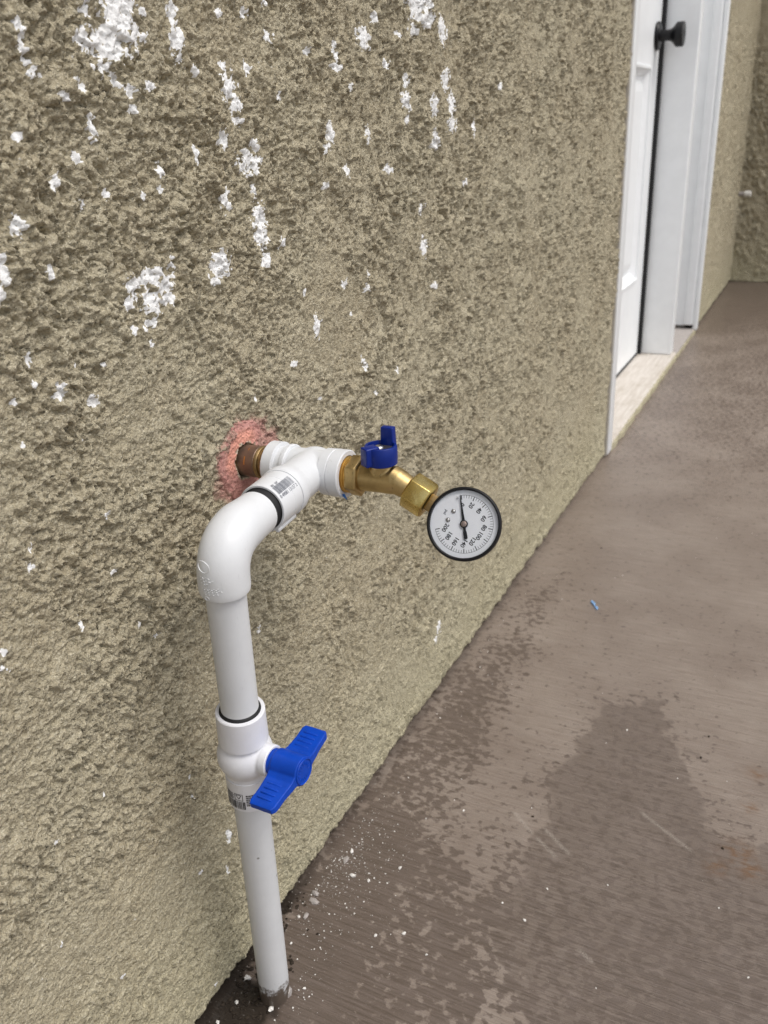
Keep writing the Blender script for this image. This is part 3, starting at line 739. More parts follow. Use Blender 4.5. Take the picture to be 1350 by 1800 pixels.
# ------------------------------------------------------------------ white plastic water line
RUN = Vector((HX, 0, HZ))                     # axis leaving the wall along -y
OUT = Vector((0, -1, 0))
TEE = RUN + OUT*0.0615
ELB = Vector((-0.0325, -0.0735, HZ))
BR = (ELB - TEE).normalized()                 # branch of the tee, back along the wall
BASE = Vector((0.0025, -0.0405, 0.0))
PD = (BASE - ELB).normalized()                # direction of the riser, downwards
def on_riser(z): return ELB + PD*((z - ELB.z)/PD.z)

line = thing('water_line', BASE, 'white plastic water pipe with elbow, tee and shutoff valve against stucco wall', 'pipe')
PR = 0.01335
bm = bmesh.new(); z0 = -0.035
p0 = on_riser(z0); L = (on_riser(0.262)-p0).length
add_lathe(bm, p0, -PD, [(L*i/40, PR) for i in range(41)], 64)
tag(from_bm('pipe', bm, M['pipe'], line), 'lower pipe scuffed and muddy where it enters the concrete')
bm = bmesh.new(); p0 = on_riser(0.318); L = (on_riser(0.450)-p0).length
add_lathe(bm, p0, -PD, [(0, PR), (L*.5, PR), (L, PR)], 64)
from_bm('pipe', bm, M['pipe'], line)

# elbow: socket along the branch, bend, socket down the riser
def elbow_path(r):
    pts = []
    a = -BR
    for s in (0.0485, 0.040, 0.030): pts.append(ELB + a*s)
    A = ELB + a*r; B = ELB + PD*r
    for i in range(1, 20):
        t = i/20
        q = A*(1-t)**2 + ELB*(2*t*(1-t)) + B*t*t
        pts.append(q)
    for s in (0.029, 0.032, 0.0342): pts.append(ELB + PD*s)
    return pts
ER = 0.0170
pts = elbow_path(0.0285)
rad = [0.0156, 0.0160, 0.0166] + [ER]*19 + [ER, ER, ER-0.0004]
bm = bmesh.new(); add_sweep(bm, pts, rad, 72)
elbow = from_bm('elbow', bm, M['fitting'], line, 50)
# embossed ring and moulded lettering on the flank of the elbow
view = (CAM - on_riser(0.44)); view -= PD*view.dot(PD); view.normalize()
side = PD.cross(view).normalized()
if side.dot(Vector((1, 0, 0))) > 0: side = -side            # towards the left of the elbow
def on_elbow(ang, s, lift=0.0):
    d = view*math.cos(ang) + side*math.sin(ang)
    return ELB + PD*s + d*(ER+lift)
bm = bmesh.new()
ring_pts = []
N = 40
def tube_on(bm, f, n, r, closed):
    pp = [f(i/n) for i in range(n if closed else n+1)]
    rings = []
    for i, p in enumerate(pp):
        q = pp[(i+1) % len(pp)] if (closed or i+1 < len(pp)) else p*2 - pp[i-1]
        t = (q-p).normalized()
        nrm = p - (ELB + PD*((p-ELB).dot(PD))); nrm.normalize()
        b = t.cross(nrm).normalized()
        rings.append([bm.verts.new(p + (nrm*math.sin(a_)+b*math.cos(a_))*r) for a_ in [2*math.pi*k_/6 for k_ in range(6)]])
    for i in range(len(rings)-(0 if closed else 1)):
        A, B = rings[i], rings[(i+1) % len(rings)]
        for k_ in range(6): bm.faces.new((A[k_], A[(k_+1) % 6], B[(k_+1) % 6], B[k_]))
tube_on(bm, lambda t: on_elbow(0.78 + 0.27*math.cos(2*math.pi*t), 0.0085 + 0.0043*math.sin(2*math.pi*t)), 40, 0.00034, True)
for row, (s, cnt) in enumerate(((0.0168, 4), (0.0192, 5), (0.0216, 3), (0.0255, 9), (0.0272, 10), (0.0289, 8))):
    for q in range(cnt):
        a0 = 1.02 - q*(0.085 if cnt > 5 else 0.13) - 0.02*row; w = (0.055 if cnt > 5 else 0.085)
        s0 = s + 0.00030*(q % 2) - q*0.00022
        tube_on(bm, lambda t: on_elbow(a0 - w*t, s0 + (0.0005*t if q % 2 else -0.0003*t)), 2, 0.00026, False)
tube_on(bm, lambda t: on_elbow(0.78 + 0.10*math.cos(2*math.pi*t), 0.0322 + 0.0014*math.sin(2*math.pi*t)), 24, 0.00026, True)
from_bm('raised_lettering', bm, M['fitting'], elbow, 60)

# tee: run along the wall normal, branch to the elbow
bm = bmesh.new()
add_lathe(bm, TEE, OUT, [(-0.030, 0.0154), (0.030, 0.0154)], 64)
add_lathe(bm, TEE, BR, [(-0.0155, 0.013), (-0.008, 0.0156), (0.0480, 0.0160)], 64)
tee = blended('tee', bm, M['fitting'], line, 0.0007, 8)
def ring(name, origin, axis, prof, material, parent, n=72, angle=35):
    bm = bmesh.new(); add_lathe(bm, origin, axis, prof, n, closed=True)
    return from_bm(name, bm, material, parent, angle)
TR = 0.0182
ring('collar', TEE, OUT, [(-0.0355, 0.0135), (-0.0355, TR-0.0008), (-0.0347, TR), (-0.0262, TR), (-0.0255, TR-0.0012), (-0.0255, 0.0135)], M['fitting'], tee)
ring('collar', TEE, OUT, [(-0.0200, 0.0150), (-0.0200, 0.0168), (-0.0192, 0.0174), (-0.0165, 0.0174), (-0.0157, 0.0166), (-0.0157, 0.0150)], M['fitting'], tee)
ring('collar', TEE, OUT, [(0.0315, 0.0142), (0.0315, TR-0.0007), (0.0308, TR), (0.0222, TR), (0.0216, TR-0.0007), (0.0213, TR-0.0009), (0.0207, TR-0.0002), (0.0140, TR-0.0004), (0.0130, TR-0.0016), (0.0130, 0.0142)], M['fitting'], tee)
ring('shoulder', TEE, BR, [(0.0505, 0.0150), (0.0505, 0.0178), (0.0496, 0.0185), (0.0430, 0.0184), (0.0370, 0.0168), (0.0360, 0.0150)], M['fitting'], tee, 72, 45)
ring('branch_socket', TEE, BR, [(0.0795, 0.0158), (0.0795, 0.0170), (0.0790, 0.0174), (0.0625, 0.0175), (0.0622, 0.01725), (0.0619, 0.0175), (0.0512, 0.0176), (0.0507, 0.0172), (0.0507, 0.0158)], M['fitting'], tee)
bm = bmesh.new()                                 # gate rib low on the socket
a_, u_, v_ = frame_of(BR)
low = (Vector((0, -0.55, -0.84)) - BR*Vector((0, -0.55, -0.84)).dot(BR)).normalized()
add_sweep(bm, [TEE + BR*s + low*0.0178 for s in (0.0520, 0.0530, 0.060, 0.070, 0.0780, 0.0788)], [0.0014, 0.0021, 0.0021, 0.0021, 0.0021, 0.0014], 16)
from_bm('rib', bm, M['fitting'], tee)
bm = bmesh.new()                                 # black seal squeezed out between elbow and tee
add_lathe(bm, TEE, BR, [(0.0605, 0.0157), (0.0780, 0.0157), (0.0800, 0.0150), (0.0960, 0.0140)], 64)
tag(from_bm('seal', bm, M['rubber'], line), 'black seal in the joint between elbow and tee')
# printed barcode on the socket, wrapped round its surface
bside = (CAM - TEE); bside -= BR*bside.dot(BR); bside.normalize()
btan = BR.cross(bside).normalized()
if btan.z < 0: btan = -btan
def on_sock(s, ang, r=0.01762): return TEE + BR*s + (bside*math.cos(ang) + btan*math.sin(ang))*r
def patch_on(bm, f, s0, s1, a0, a1, n=3):
    rows = [[bm.verts.new(f(s, a0+(a1-a0)*i/n)) for i in range(n+1)] for s in (s0, s1)]
    for i in range(n): bm.faces.new((rows[0][i], rows[0][i+1], rows[1][i+1], rows[1][i]))
bm = bmesh.new(); s = 0.0772; rr_ = random.Random(3)
while s > 0.0540:
    w = rr_.choice((0.00018, 0.00030, 0.00045)); patch_on(bm, on_sock, s, s-w, 0.02, 0.40); s -= w + rr_.choice((0.00018, 0.00026, 0.0004))
def text_on(bm, txt, size, f, s_mid, a_mid, r):
    me = text_mesh(txt, size)
    vs = [bm.verts.new(f(s_mid - v.co.x, a_mid + v.co.y/r)) for v in me.vertices]
    for p in me.polygons: bm.faces.new([vs[i] for i in p.vertices])
    bpy.data.meshes.remove(me)
text_on(bm, '0 49081 13157 2', 0.0036, on_sock, 0.0655, -0.10, 0.0176)
bar = from_bm('barcode', bm, M['greyink'], tee, None)
bm = bmesh.new(); text_on(bm, '401  3/4"', 0.0026, on_sock, 0.0715, 0.46, 0.0176)
from_bm('size_print', bm, M['greyink'], tee, None)

# ball valve on the riser
UPV = -PD
VB = on_riser(0.2895)
AX = Vector((-0.04, -1.0, 0.02)).normalized()        # spindle points out from the wall
bm = bmesh.new()
prof = []
for i in range(25):
    a = -1.25 + 2.5*i/24
    prof.append((0.0205*math.sin(a), 0.0206*math.cos(a)))
add_lathe(bm, VB, UPV, prof, 64)
add_lathe(bm, VB, AX, [(0, 0.0118), (0.0245, 0.0112)], 48)
add_lathe(bm, VB, UPV, [(-0.042, 0.0158), (0.015, 0.0165)], 64)
vbody = blended('ball_valve', bm, M['valve'], line, 0.0007, 5)
ring('upper_socket', VB, UPV, [(0.0415, 0.0149), (0.0415, 0.0170), (0.0408, 0.0176), (0.0152, 0.0181), (0.0147, 0.0176), (0.0147, 0.0149)], M['valve'], vbody)
ring('lower_socket', VB, UPV, [(-0.0445, 0.0136), (-0.0445, 0.0158), (-0.0440, 0.0162), (-0.0170, 0.0166), (-0.0165, 0.0136)], M['valve'], vbody)
ring('spindle_collar', VB, AX, [(0.0250, 0.0098), (0.0250, 0.0112), (0.0244, 0.0117), (0.0195, 0.0118), (0.0195, 0.0098)], M['valve'], vbody)
bm = bmesh.new(); add_lathe(bm, VB, UPV, [(0.024, 0.0150), (0.0405, 0.0150), (0.0425, 0.0146), (0.0436, 0.0134)], 64)
tag(from_bm('seal', bm, M['rubber'], vbody), 'black sealant ring where the upper pipe enters the valve')
W = Vector((-1, 0, -0.20)); W = (W - AX*W.dot(AX)).normalized()
NZ = AX.cross(W).normalized()
if NZ.z < 0: NZ = -NZ
bm = bmesh.new()
add_lathe(bm, VB, AX, [(0.0185, 0.0094), (0.0315, 0.0094)], 48)
add_lathe(bm, VB, AX, [(0.0285, 0.0104), (0.0292, 0.0110), (0.0510, 0.0108)], 48)
for sg, ln in ((1, 0.0375), (-1, 0.0368)):
    B = basis(VB, W*sg, AX, NZ)
    lo_, hi_ = 0.0288, 0.0508
    secs = [(0.0, lo_, hi_, -0.0075, 0.0075), (0.0085, lo_, hi_, -0.0050, 0.0050), (0.014, lo_, hi_, -0.0042, 0.0026), (0.024, lo_+0.0005, hi_-0.001, -0.0038, 0.0020), (ln-0.003, lo_+0.0003, hi_-0.0012, -0.0036, 0.0020), (ln, lo_+0.0016, hi_-0.0028, -0.0030, 0.0017)]
    rings = [[bm.verts.new(B @ Vector(p)) for p in ((x, a, c), (x, b, c), (x, b, d), (x, a, d))] for x, a, b, c, d in secs]
    for A_, B_ in zip(rings[:-1], rings[1:]):
        for q in range(4): bm.faces.new((A_[q], A_[(q+1) % 4], B_[(q+1) % 4], B_[q]))
    bm.faces.new(rings[0][::-1]); bm.faces.new(rings[-1])
handle = blended('valve_handle', bm, M['blue'], vbody, 0.0005, 7, 40)
# ribs and cap rim join the handle as raised detail
bm = bmesh.new()
for sg, ln in ((1, 0.0375), (-1, 0.0368)):
    for q in range(4):
        x = ln - 0.0065 - q*0.0042
        c = VB + W*sg*x + NZ*0.0020
        add_sweep(bm, [c + AX*0.0325, c + AX*0.0331, c + AX*0.0440, c + AX*0.0446], [0.0004, 0.0008, 0.0008, 0.0004], 10)
bm2 = bm
a0, u0, v0 = frame_of(AX)
add_lathe(bm2, VB, AX, [(0.0506, 0.0086), (0.0506, 0.0094), (0.0514, 0.0096), (0.0519, 0.0092), (0.0514, 0.0086)], 48, closed=True)
add_lathe(bm2, VB, AX, [(0.0502, 0.0086), (0.0512, 0.0085), (0.0512, 0.0)], 48)
for q in range(14):                                         # moulded lettering round the cap
    an = 2*math.pi*q/16
    c = VB + AX*0.0514 + (u0*math.cos(an)+v0*math.sin(an))*0.0058
    t = (-u0*math.sin(an)+v0*math.cos(an)); nn = (u0*math.cos(an)+v0*math.sin(an))
    add_sweep(bm2, [c - nn*0.0009, c + nn*0.0009 + t*0.0004], 0.00028, 6)
# join ribs into the handle mesh
me_r = bpy.data.meshes.new('tmp'); bm2.to_mesh(me_r); bm2.free()
me_r.transform(Matrix.Translation(-base_of(handle)))
bmj = bmesh.new(); bmj.from_mesh(handle.data); bmj.from_mesh(me_r); bpy.data.meshes.remove(me_r)
bmesh.ops.recalc_face_normals(bmj, faces=bmj.faces[:])
bmj.to_mesh(handle.data); bmj.free()
handle.data.polygons.foreach_set('use_smooth', [True]*len(handle.data.polygons)); handle.data.set_sharp_from_angle(angle=math.radians(45))
handle['label'] = 'bright blue two-winged turn handle of the pipe valve'
# printed label on the lower socket
vv = (CAM - VB); vv -= PD*vv.dot(PD); vv.normalize()
vt_ = UPV.cross(vv).normalized()                             # towards the right as the camera sees it
def on_low(s, ang, r=0.01668): return VB + UPV*s + (vv*math.cos(ang) + vt_*math.sin(ang))*r
bm = bmesh.new()
def lowpatch(s0, s1, a0, a1): patch_on(bm, on_low, s0, s1, a0, a1, 2)
a = -1.35; rr_ = random.Random(9)
while a < -0.30:
    w = rr_.choice((0.018, 0.03, 0.045)); lowpatch(-0.0335, -0.0412, a, a+w); a += w + rr_.choice((0.02, 0.03, 0.04))
for k_ in range(5): lowpatch(-0.0268-0.0013*k_, -0.0274-0.0013*k_, -1.30, -0.86 + 0.05*(k_ % 2))
t_ = 0.0004
for s0, s1, a0, a1 in ((-0.0260, -0.0264, -0.76, -0.36), (-0.0322, -0.0326, -0.76, -0.36), (-0.0260, -0.0326, -0.76, -0.735), (-0.0260, -0.0326, -0.385, -0.36)): lowpatch(s0, s1, a0, a1)
tri = [(-0.0310, -0.56), (-0.0272, -0.70), (-0.0272, -0.44)]
for i in range(3):
    (s0, a0), (s1, a1) = tri[i], tri[(i+1) % 3]
    d = Vector((s1-s0, (a1-a0)*0.0167)).normalized(); nx, ny = -d.y*0.00025, d.x*0.00025/0.0167
    q = [bm.verts.new(on_low(s0+nx, a0+ny)), bm.verts.new(on_low(s1+nx, a1+ny)), bm.verts.new(on_low(s1-nx, a1-ny)), bm.verts.new(on_low(s0-nx, a0-ny))]
    bm.faces.new(q)
for k_ in range(6):
    a = -0.22; s = -0.0268 - 0.0019*k_
    while a < 0.36 - 0.05*k_:
        w = rr_.choice((0.03, 0.05, 0.07)); lowpatch(s, s-0.0012, a, a+w); a += w+0.016
from_bm('printed_label', bm, M['ink'], vbody, None)

# push-fit coupling between the wall and the tee
bm = bmesh.new()
add_lathe(bm, RUN, OUT, [(-0.012, 0.0120), (0.0005, 0.0120), (0.0014, 0.0124), (0.0155, 0.0126), (0.0160, 0.0121)], 64)
cup = from_bm('push_fit_coupling', bm, M['sleeve'], line, 35)
cup['label'] = 'oxidised brown push-fit sleeve coming out of the wall'
bm = bmesh.new(); add_lathe(bm, RUN, OUT, [(-0.012, 0.0100), (-0.0045, 0.0112), (-0.001, 0.0121), (0.0, 0.0122), (0.001, 0.0123), (0.001, 0.0110)], 64)
add_lathe(bm, RUN, OUT, [(0.0157, 0.0110), (0.0160, 0.0124), (0.0168, 0.0130), (0.0186, 0.0130), (0.0192, 0.0126), (0.0196, 0.0112), (0.0206, 0.0111), (0.0210, 0.0120), (0.0218, 0.0122), (0.030, 0.0122)], 64)
from_bm('brass_collar', bm, M['stem'], cup, 35)
bm = bmesh.new()
cv = (CAM - RUN); cv.y = 0; cv.normalize(); ct = OUT.cross(cv).normalized()
def on_cup(s, ang, r=0.01268): return RUN + OUT*s + (cv*math.cos(ang)+ct*math.sin(ang))*r
for an, s0, s1, w in ((0.05, 0.0075, 0.0085, 0.26), (-0.75, 0.0085, 0.0092, 0.10)):
    patch_on(bm, on_cup, s0, s1, an-w, an+w, 6)
from_bm('mark', bm, M['thread'], cup, None)

# ------------------------------------------------------------------ brass hose valve
hv = thing('hose_valve', TEE + OUT*0.033, 'cast brass angled hose valve with navy blue turn handle, screwed into white tee', 'valve')
bm = bmesh.new()
prof = [(0.024, 0.0128)]
for i in range(6):
    t = 0.0250 + i*0.0018
    prof += [(t, 0.0128), (t+0.0006, 0.0137), (t+0.0012, 0.0137), (t+0.0018, 0.0128)]
add_lathe(bm, TEE, OUT, prof, 64)
from_bm('thread', bm, M['thread'], hv, 30)
bm = bmesh.new()
add_lathe(bm, TEE, OUT, [(0.0345, 0.0122), (0.0352, 0.0152), (0.0432, 0.0156), (0.0444, 0.0142), (0.0442, 0.011)], 6, phase=0.35)
es = [e for e in bm.edges]
bmesh.ops.bevel(bm, geom=es, offset=0.0004, segments=2, affect='EDGES', profile=0.5)
from_bm('hex_shoulder', bm, M['brass'], hv, 30)
BP = RUN + OUT*0.1335
SD = Vector((0, -math.cos(math.radians(26.8)), -math.sin(math.radians(26.8))))
HB = RUN + OUT*0.1215
bm = bmesh.new()
add_lathe(bm, TEE, OUT, [(0.040, 0.0112), (0.0445, 0.0108), (0.0600, 0.0103), (0.0705, 0.0103), (0.0740, 0.0090)], 64)
add_lathe(bm, BP - SD*0.006, SD, [(0, 0.0095), (0.006, 0.0098), (0.020, 0.0082)], 48)
add_lathe(bm, HB, (0, 0, 1), [(0, 0.0092), (0.0105, 0.0088), (0.0130, 0.0082)], 48)
from_body = blended('valve_body', bm, M['brass'], hv, 0.0006, 6, 50)
# navy handle: open cup with a raised wing behind and a stub wing in front
HT = 0.0262
bm = bmesh.new()
add_lathe(bm, HB, (0, 0, 1), [(0.0118, 0.0), (0.0118, 0.0108), (0.0126, 0.0118), (0.0170, 0.0121), (HT-0.0006, 0.0119), (HT, 0.0114), (HT, 0.0098), (HT-0.0030, 0.0094), (HT-0.0030, 0.0)], 64)
def wing(cx, cy, ang, hx, hy, za, zb, taper):
    m_ = Matrix.Translation(HB + Vector((cx, cy, 0))) @ Matrix.Rotation(ang, 4, 'Z')
    vs = add_box(bm, (-hx, -hy, za), (hx, hy, zb), 0.0011, 3)
    for v in vs:
        k_ = (v.co.z-za)/(zb-za)
        v.co.x *= 1-taper*k_; v.co.y *= 1-taper*0.6*k_
        v.co = m_ @ v.co
wing(0.0108, -0.0010, 0.0, 0.0036, 0.0056, 0.0135, HT+0.0108, 0.22)
wing(-0.0082, 0.0046, -0.55, 0.0060, 0.0046, 0.0128, HT+0.0006, 0.06)
nh = from_bm('valve_handle', bm, M['navy'], hv, 40)
nh['label'] = 'navy blue plastic handle with upright wing on the brass valve'
bm = bmesh.new(); add_lathe(bm, HB, (0, 0, 1), [(HT-0.0030, 0.0092), (HT-0.0026, 0.0090), (HT-0.0026, 0.0)], 40)
from_bm('washer', bm, mat_plain('dark_washer', (0.09, 0.085, 0.09), 0.4, 0.6), nh, 35)
bm = bmesh.new(); add_lathe(bm, HB + Vector((-0.0012, 0.0010, 0)), (0, 0, 1), [(HT-0.0026, 0.0036), (HT-0.0010, 0.0034), (HT-0.0002, 0.0022), (HT, 0.0)], 32)
from_bm('screw', bm, M['steel'], nh, 50)
bm = bmesh.new()                                             # shred of blue tape hanging from the thread
for a_, b_ in (((0.0318, -0.0108, -0.0120), (0.0345, -0.0095, -0.0165)), ((0.0335, -0.0118, -0.0110), (0.0350, -0.0112, -0.0150))):
    p, q = TEE + OUT*a_[0] + Vector((a_[1], 0, a_[2])), TEE + OUT*b_[0] + Vector((b_[1], 0, b_[2]))
    w = Vector((-0.0012, -0.0016, 0.0006))
    mid = (p+q)/2 + Vector((-0.0008, -0.0004, 0))
    vs = [bm.verts.new(x) for x in (p-w, p+w, mid+w, mid-w, q-w*0.4, q+w*0.7)]
    bm.faces.new((vs[0], vs[1], vs[2], vs[3])); bm.faces.new((vs[3], vs[2], vs[5], vs[4]))
r_ = bmesh.ops.solidify(bm, geom=bm.faces[:], thickness=0.00025)
from_bm('tape_shred', bm, M['tape'], hv, None)

# ------------------------------------------------------------------ pressure gauge
GA = BP + SD*0.0595
tocam = (CAM - GA); N_ = (tocam - SD*tocam.dot(SD)).normalized()
G = GA + N_*0.011                                            # dial plane centre; the stem enters the case behind it
UPD = SD; RTD = UPD.cross(N_).normalized()
gauge = thing('pressure_gauge', GA, 'round white dial pressure gauge with black rim, needle at zero, on brass nut', 'gauge')
bm = bmesh.new()
add_lathe(bm, BP + SD*0.0095, SD, [(0, 0.0098), (0.0005, 0.0120), (0.0015, 0.0140), (0.0170, 0.0140), (0.0190, 0.0126), (0.0195, 0.0100)], 6, hint=N_, phase=math.radians(4))
bmesh.ops.bevel(bm, geom=bm.edges[:], offset=0.0005, segments=2, affect='EDGES', profile=0.5)
from_bm('swivel_nut', bm, M['nutbrass'], gauge, 30)
bm = bmesh.new()
mt = basis(BP + SD*0.0275, RTD, SD, N_)
add_box(bm, (-0.0065, 0, -0.0065), (0.0065, 0.022, 0.0065), 0.0009, 2, mt)
from_bm('square_stem', bm, M['stem'], gauge, 30)
GR = 0.0262
bm = bmesh.new()
add_lathe(bm, G, -N_, [(-0.001, GR-0.002), (0.003, GR-0.0010), (0.0215, GR-0.0018), (0.0240, GR-0.0045), (0.0250, 0.0)], 96)
from_bm('case', bm, M['black'], gauge, 35)
ring('bezel', G, N_, [(-0.0045, GR-0.0012), (-0.0040, GR), (0.0030, GR), (0.0042, GR-0.0006), (0.0047, GR-0.0013), (0.0045, GR-0.0019), (0.0036, GR-0.0023), (0.0012, GR-0.0024), (-0.0010, GR-0.0024)], M['black'], gauge, 120, 60)
bm = bmesh.new(); add_lathe(bm, G, N_, [(0.0009, GR-0.0022), (0.0013, GR-0.0023), (0.0013, 0.0)], 96)
dial = from_bm('dial', bm, M['dial'], gauge, 30)
DZ = 0.00142
def dpt(x, y, z=DZ): return G + RTD*x + UPD*y + N_*z
bm = bmesh.new()
def dquad(pts, z=DZ): bm.faces.new([bm.verts.new(dpt(x, y, z)) for x, y in pts])
RT_ = GR*0.775
def ang_of(v): return math.radians(218.3-265.2*v/200)
def radial(v, r0, r1, w):
    a = ang_of(v); c, s_ = math.cos(a), math.sin(a); p = (-s_*w/2, c*w/2)
    dquad([(c*r0+p[0], s_*r0+p[1]), (c*r0-p[0], s_*r0-p[1]), (c*r1-p[0], s_*r1-p[1]), (c*r1+p[0], s_*r1+p[1])])
for v in range(0, 201, 4):
    if v % 20 == 0: radial(v, RT_*0.85, RT_, 0.00056)
    else: radial(v, RT_*0.90, RT_, 0.00026)
for i in range(90):
    a, b = ang_of(200*i/90), ang_of(200*(i+1)/90)
    dquad([(math.cos(a)*RT_, math.sin(a)*RT_), (math.cos(b)*RT_, math.sin(b)*RT_), (math.cos(b)*(RT_+.0002), math.sin(b)*(RT_+.0002)), (math.cos(a)*(RT_+.0002), math.sin(a)*(RT_+.0002))], DZ+0.00002)
from_bm('scale_marks', bm, M['ink'], dial, None)
def dial_text(name, s, size, x, y, material):
    me = text_mesh(s, size)
    for v in me.vertices: v.co = dpt(x + v.co.x, y + v.co.y, DZ)
    return link_mesh(name, me, material, dial)
for v in range(0, 201, 20):
    a = ang_of(v); r = RT_*(0.66 if v >= 100 else 0.69)
    if v == 0: r = RT_*0.68; 
    dial_text('numeral', str(v), 0.0042, math.cos(a)*r, math.sin(a)*r, M['ink'])
dial_text('unit_text', 'psi', 0.0032, 0.0, -RT_*0.76, M['greyink'])
bm = bmesh.new()
na = ang_of(-1.5); nd = (math.cos(na), math.sin(na)); nn = (-nd[1], nd[0])
def npts(t, w): return (nd[0]*t + nn[0]*w, nd[1]*t + nn[1]*w)
out_ = [npts(RT_*1.02, 0.00022), npts(0, 0.00110), npts(-0.0050, 0.00085), npts(-0.0055, 0.00125), npts(-0.0102, 0.00135), npts(-0.0108, 0.0006), npts(-0.0108, -0.0006), npts(-0.0102, -0.00135), npts(-0.0055, -0.00125), npts(-0.0050, -0.00085), npts(0, -0.00110), npts(RT_*1.02, -0.00022)]
lo_ = [bm.verts.new(dpt(x, y, 0.0024)) for x, y in out_]; hi_ = [bm.verts.new(dpt(x, y, 0.0027)) for x, y in out_]
bm.faces.new(hi_); bm.faces.new(lo_[::-1])
for i in range(len(lo_)): bm.faces.new((lo_[i], lo_[(i+1) % len(lo_)], hi_[(i+1) % len(lo_)], hi_[i]))
add_lathe(bm, G, N_, [(0.0016, 0.0028), (0.0030, 0.0028), (0.0032, 0.0026), (0.0032, 0.0)], 40)
ndl = from_bm('needle', bm, M['black'], gauge, 35)
bm = bmesh.new(); add_lathe(bm, G, N_, [(0.0030, 0.0021), (0.0035, 0.0020), (0.0037, 0.0015), (0.0037, 0.0)], 32)
from_bm('pivot', bm, mat_metal('pivot_bronze', (0.32, 0.25, 0.22), (0.38, 0.30, 0.26), 0.4), ndl, 35)
for x in (-0.0036, 0.0036):
    bm = bmesh.new(); add_lathe(bm, dpt(x, -RT_*0.545, DZ), N_, [(0, 0.0017), (0.0005, 0.0016), (0.0011, 0.0010), (0.0013, 0.0)], 24)
    from_bm('rivet', bm, M['steel'], dial, 60)
a = ang_of(-6)
bm = bmesh.new(); add_lathe(bm, dpt(math.cos(a)*RT_*0.93, math.sin(a)*RT_*0.93, DZ), N_, [(0, 0.0007), (0.0014, 0.0007), (0.0016, 0.0)], 16)
from_bm('stop_pin', bm, M['steel'], dial, 60)
bm = bmesh.new(); add_lathe(bm, G, N_, [(0.0040, 0.0), (0.0040, GR-0.0022), (0.0044, GR-0.0022), (0.0044, 0.0)], 96)
from_bm('lens', bm, M['lens'], gauge, 35)

# ------------------------------------------------------------------ crumbs on the concrete
def floor_z(x, y):
    i = min(max(int(np.searchsorted(fx, x)), 0), len(fx)-1); j = min(max(int(np.searchsorted(fy, y)), 0), len(fy)-1)
    return float(fz[j, i])
def add_crumb(bm, x, y, sx, sy, sz, rz, rnd):
    z = floor_z(x, y)
    r = bmesh.ops.create_icosphere(bm, subdivisions=1, radius=1.0)
    for v in r['verts']:
        k_ = rnd.uniform(0.65, 1.15); c = v.co*k_
        px_, py_ = c.x*sx, c.y*sy
        v.co = (x + px_*math.cos(rz)-py_*math.sin(rz), y + px_*math.sin(rz)+py_*math.cos(rz), z + max(c.z, -0.6)*sz + sz*0.45)
def crumb_thing(name, p, s, material, label, group, seed):
    rnd = random.Random(seed)
    bm = bmesh.new()
    add_crumb(bm, p[0], p[1], s[0], s[1], s[2], rnd.uniform(0, 3), rnd)
    bmesh.ops.subdivide_edges(bm, edges=bm.edges[:], cuts=1, use_grid_fill=True)
    for v in bm.verts: v.co += Vector((rnd.uniform(-1, 1), rnd.uniform(-1, 1), rnd.uniform(-1, 1)))*min(s)*0.16
    b = Vector((p[0], p[1], floor_z(*p)))
    bmesh.ops.translate(bm, verts=bm.verts[:], vec=-b)
    o = from_bm(name, bm, material, None, None); o.location = b
    return tag(o, label, 'debris', group)
GRP = 'white plaster crumbs on the walkway'
LBL = 'small white plaster crumb lying on the brown concrete'
sz_w = [3.2, 3.6, 2.4, 2.6, 2.2, 2.6, 4.2, 2.4, 4.0, 2.6, 1.8, 2.0, 2.0, 2.2, 1.6, 1.6, 1.5, 1.4, 1.6, 1.4, 2.2]
LB = {0: 'white plaster crumb by the wall, above the grey flake, right of the pipe', 1: 'largest white crumb on the walkway, right of the pipe', 6: 'white lump between the lower pipe and the foot of the wall', 7: 'white crumb at the wall joint, lower left of the pipe foot', 8: 'white lump on the concrete just in front of the pipe foot', 9: 'white crumb at the wall joint in the bottom corner', 13: 'white crumb inside the tip of the big damp stain', 12: 'white crumb at the left side of the big damp stain', 19: 'white crumb farthest right, near the bottom of the walkway'}
for i, p in enumerate(CHIPW):
    s = sz_w[i]*0.001
    crumb_thing('plaster_crumb', p, (s, s*0.75, s*0.6), M['chip'], LB.get(i, LBL), GRP, 100+i)
gl = ['pale grey mortar flake by the wall, beside the thickest white crumbs', 'large grey mortar chip leaning at the foot of the white pipe', 'thin grey mortar sliver in front of the pipe foot', 'grey mortar flake between the pipe foot and the wall corner', 'grey mortar flake nearest the wall joint right of the pipe', 'grey mortar crumb touching the foot of the wall']
gs = [(0.0060, 0.0042, 0.0016), (0.0052, 0.0032, 0.0070), (0.0060, 0.0018, 0.0016), (0.0050, 0.0030, 0.0016), (0.0065, 0.0050, 0.0014), (0.0045, 0.0035, 0.0018)]
for i, p in enumerate(CHIPG): crumb_thing('mortar_flake', p, gs[i], M['greychip'], gl[i], 'grey mortar flakes near the pipe', 200+i)
dl = ['dark crumb by the pale scratch on the concrete', 'dark speck beside the rusty stain on the concrete', 'dark curled bit on the pale dry concrete', 'dark crumb on concrete near the blue plastic shred', 'dark speck just right of the damp stain edge']
for i, p in enumerate(CHIPD): crumb_thing('dark_crumb', p, (0.0022, 0.0015, 0.0010), M['darkchip'], dl[i], 'dark crumbs on the walkway', 300+i)

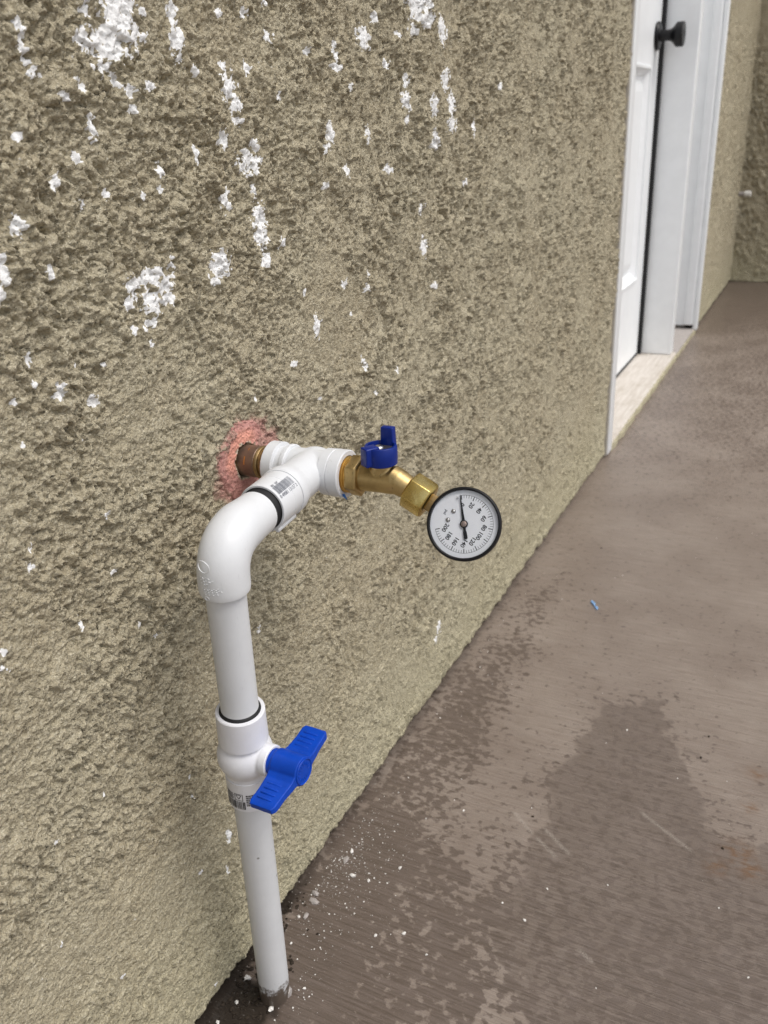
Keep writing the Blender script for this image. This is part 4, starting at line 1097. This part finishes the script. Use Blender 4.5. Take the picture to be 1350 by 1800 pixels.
bm = bmesh.new(); rnd = random.Random(5)
cnt = 0
while cnt < 650:
    k_ = rnd.random()
    if k_ < 0.70: x, y = rnd.gauss(0.155, 0.050), -abs(rnd.gauss(0, 0.038))-0.004
    elif k_ < 0.78: x, y = rnd.gauss(0.02, 0.03), -0.05-abs(rnd.gauss(0, 0.02))
    elif k_ < 0.88: x, y = rnd.uniform(-0.05, 0.9), -abs(rnd.gauss(0, 0.03))-0.004
    else: x, y = rnd.uniform(-0.05, 1.2), -rnd.uniform(0.01, 0.5)
    s = 0.00030 + 0.0009*rnd.random()**3
    if y > -0.012: continue
    add_crumb(bm, x, y, s, s*rnd.uniform(0.5, 1), s*0.6, rnd.uniform(0, 3), rnd); cnt += 1
dust_ = from_bm('plaster_dust', bm, M['chip'], None, None)
tag(dust_, 'fine white plaster grit sprinkled along the foot of the wall', None, None, 'stuff')

# soil packed in the joint round the pipe foot
bm = bmesh.new(); rnd = random.Random(8)
for i in range(260):
    x = rnd.uniform(-0.10, 0.12) if i > 190 else rnd.gauss(-0.005, 0.03); y = -abs(rnd.gauss(0.0, 0.006)) if i > 190 else rnd.uniform(-0.045, -0.004)
    s = rnd.uniform(0.0008, 0.0026)
    add_crumb(bm, x, y, s, s*0.8, s*0.6, rnd.uniform(0, 3), rnd)
soil_ = from_bm('loose_soil', bm, M['soil'], None, None)
tag(soil_, 'dark loose soil in the joint at the foot of the wall', None, None, 'stuff')

# blue plastic shred
bl = Vector((0.7866, -0.1375, floor_z(0.7866, -0.1375)+0.0006))
bm = bmesh.new()
pp = [(0.0135, 0.0080, 0.0004, 0.0006), (0.008, 0.0052, 0.0010, 0.0026), (0.002, 0.0012, 0.0022, 0.0030), (-0.002, -0.0008, 0.0006, 0.0010), (-0.006, -0.0042, 0.0016, 0.0028), (-0.0125, -0.0076, 0.0003, 0.0012)]
prev = None
for x, y, z, w in pp:
    a = bm.verts.new((x+w*0.5, y-w*0.8, z)); b = bm.verts.new((x-w*0.5, y+w*0.8, z+0.0006))
    if prev: bm.faces.new((prev[0], a, b, prev[1]))
    prev = (a, b)
bmesh.ops.solidify(bm, geom=bm.faces[:], thickness=0.0003)
o = from_bm('plastic_shred', bm, M['bluefilm'], None, None); o.location = bl
tag(o, 'thin twisted shred of light blue plastic on the concrete', 'debris')
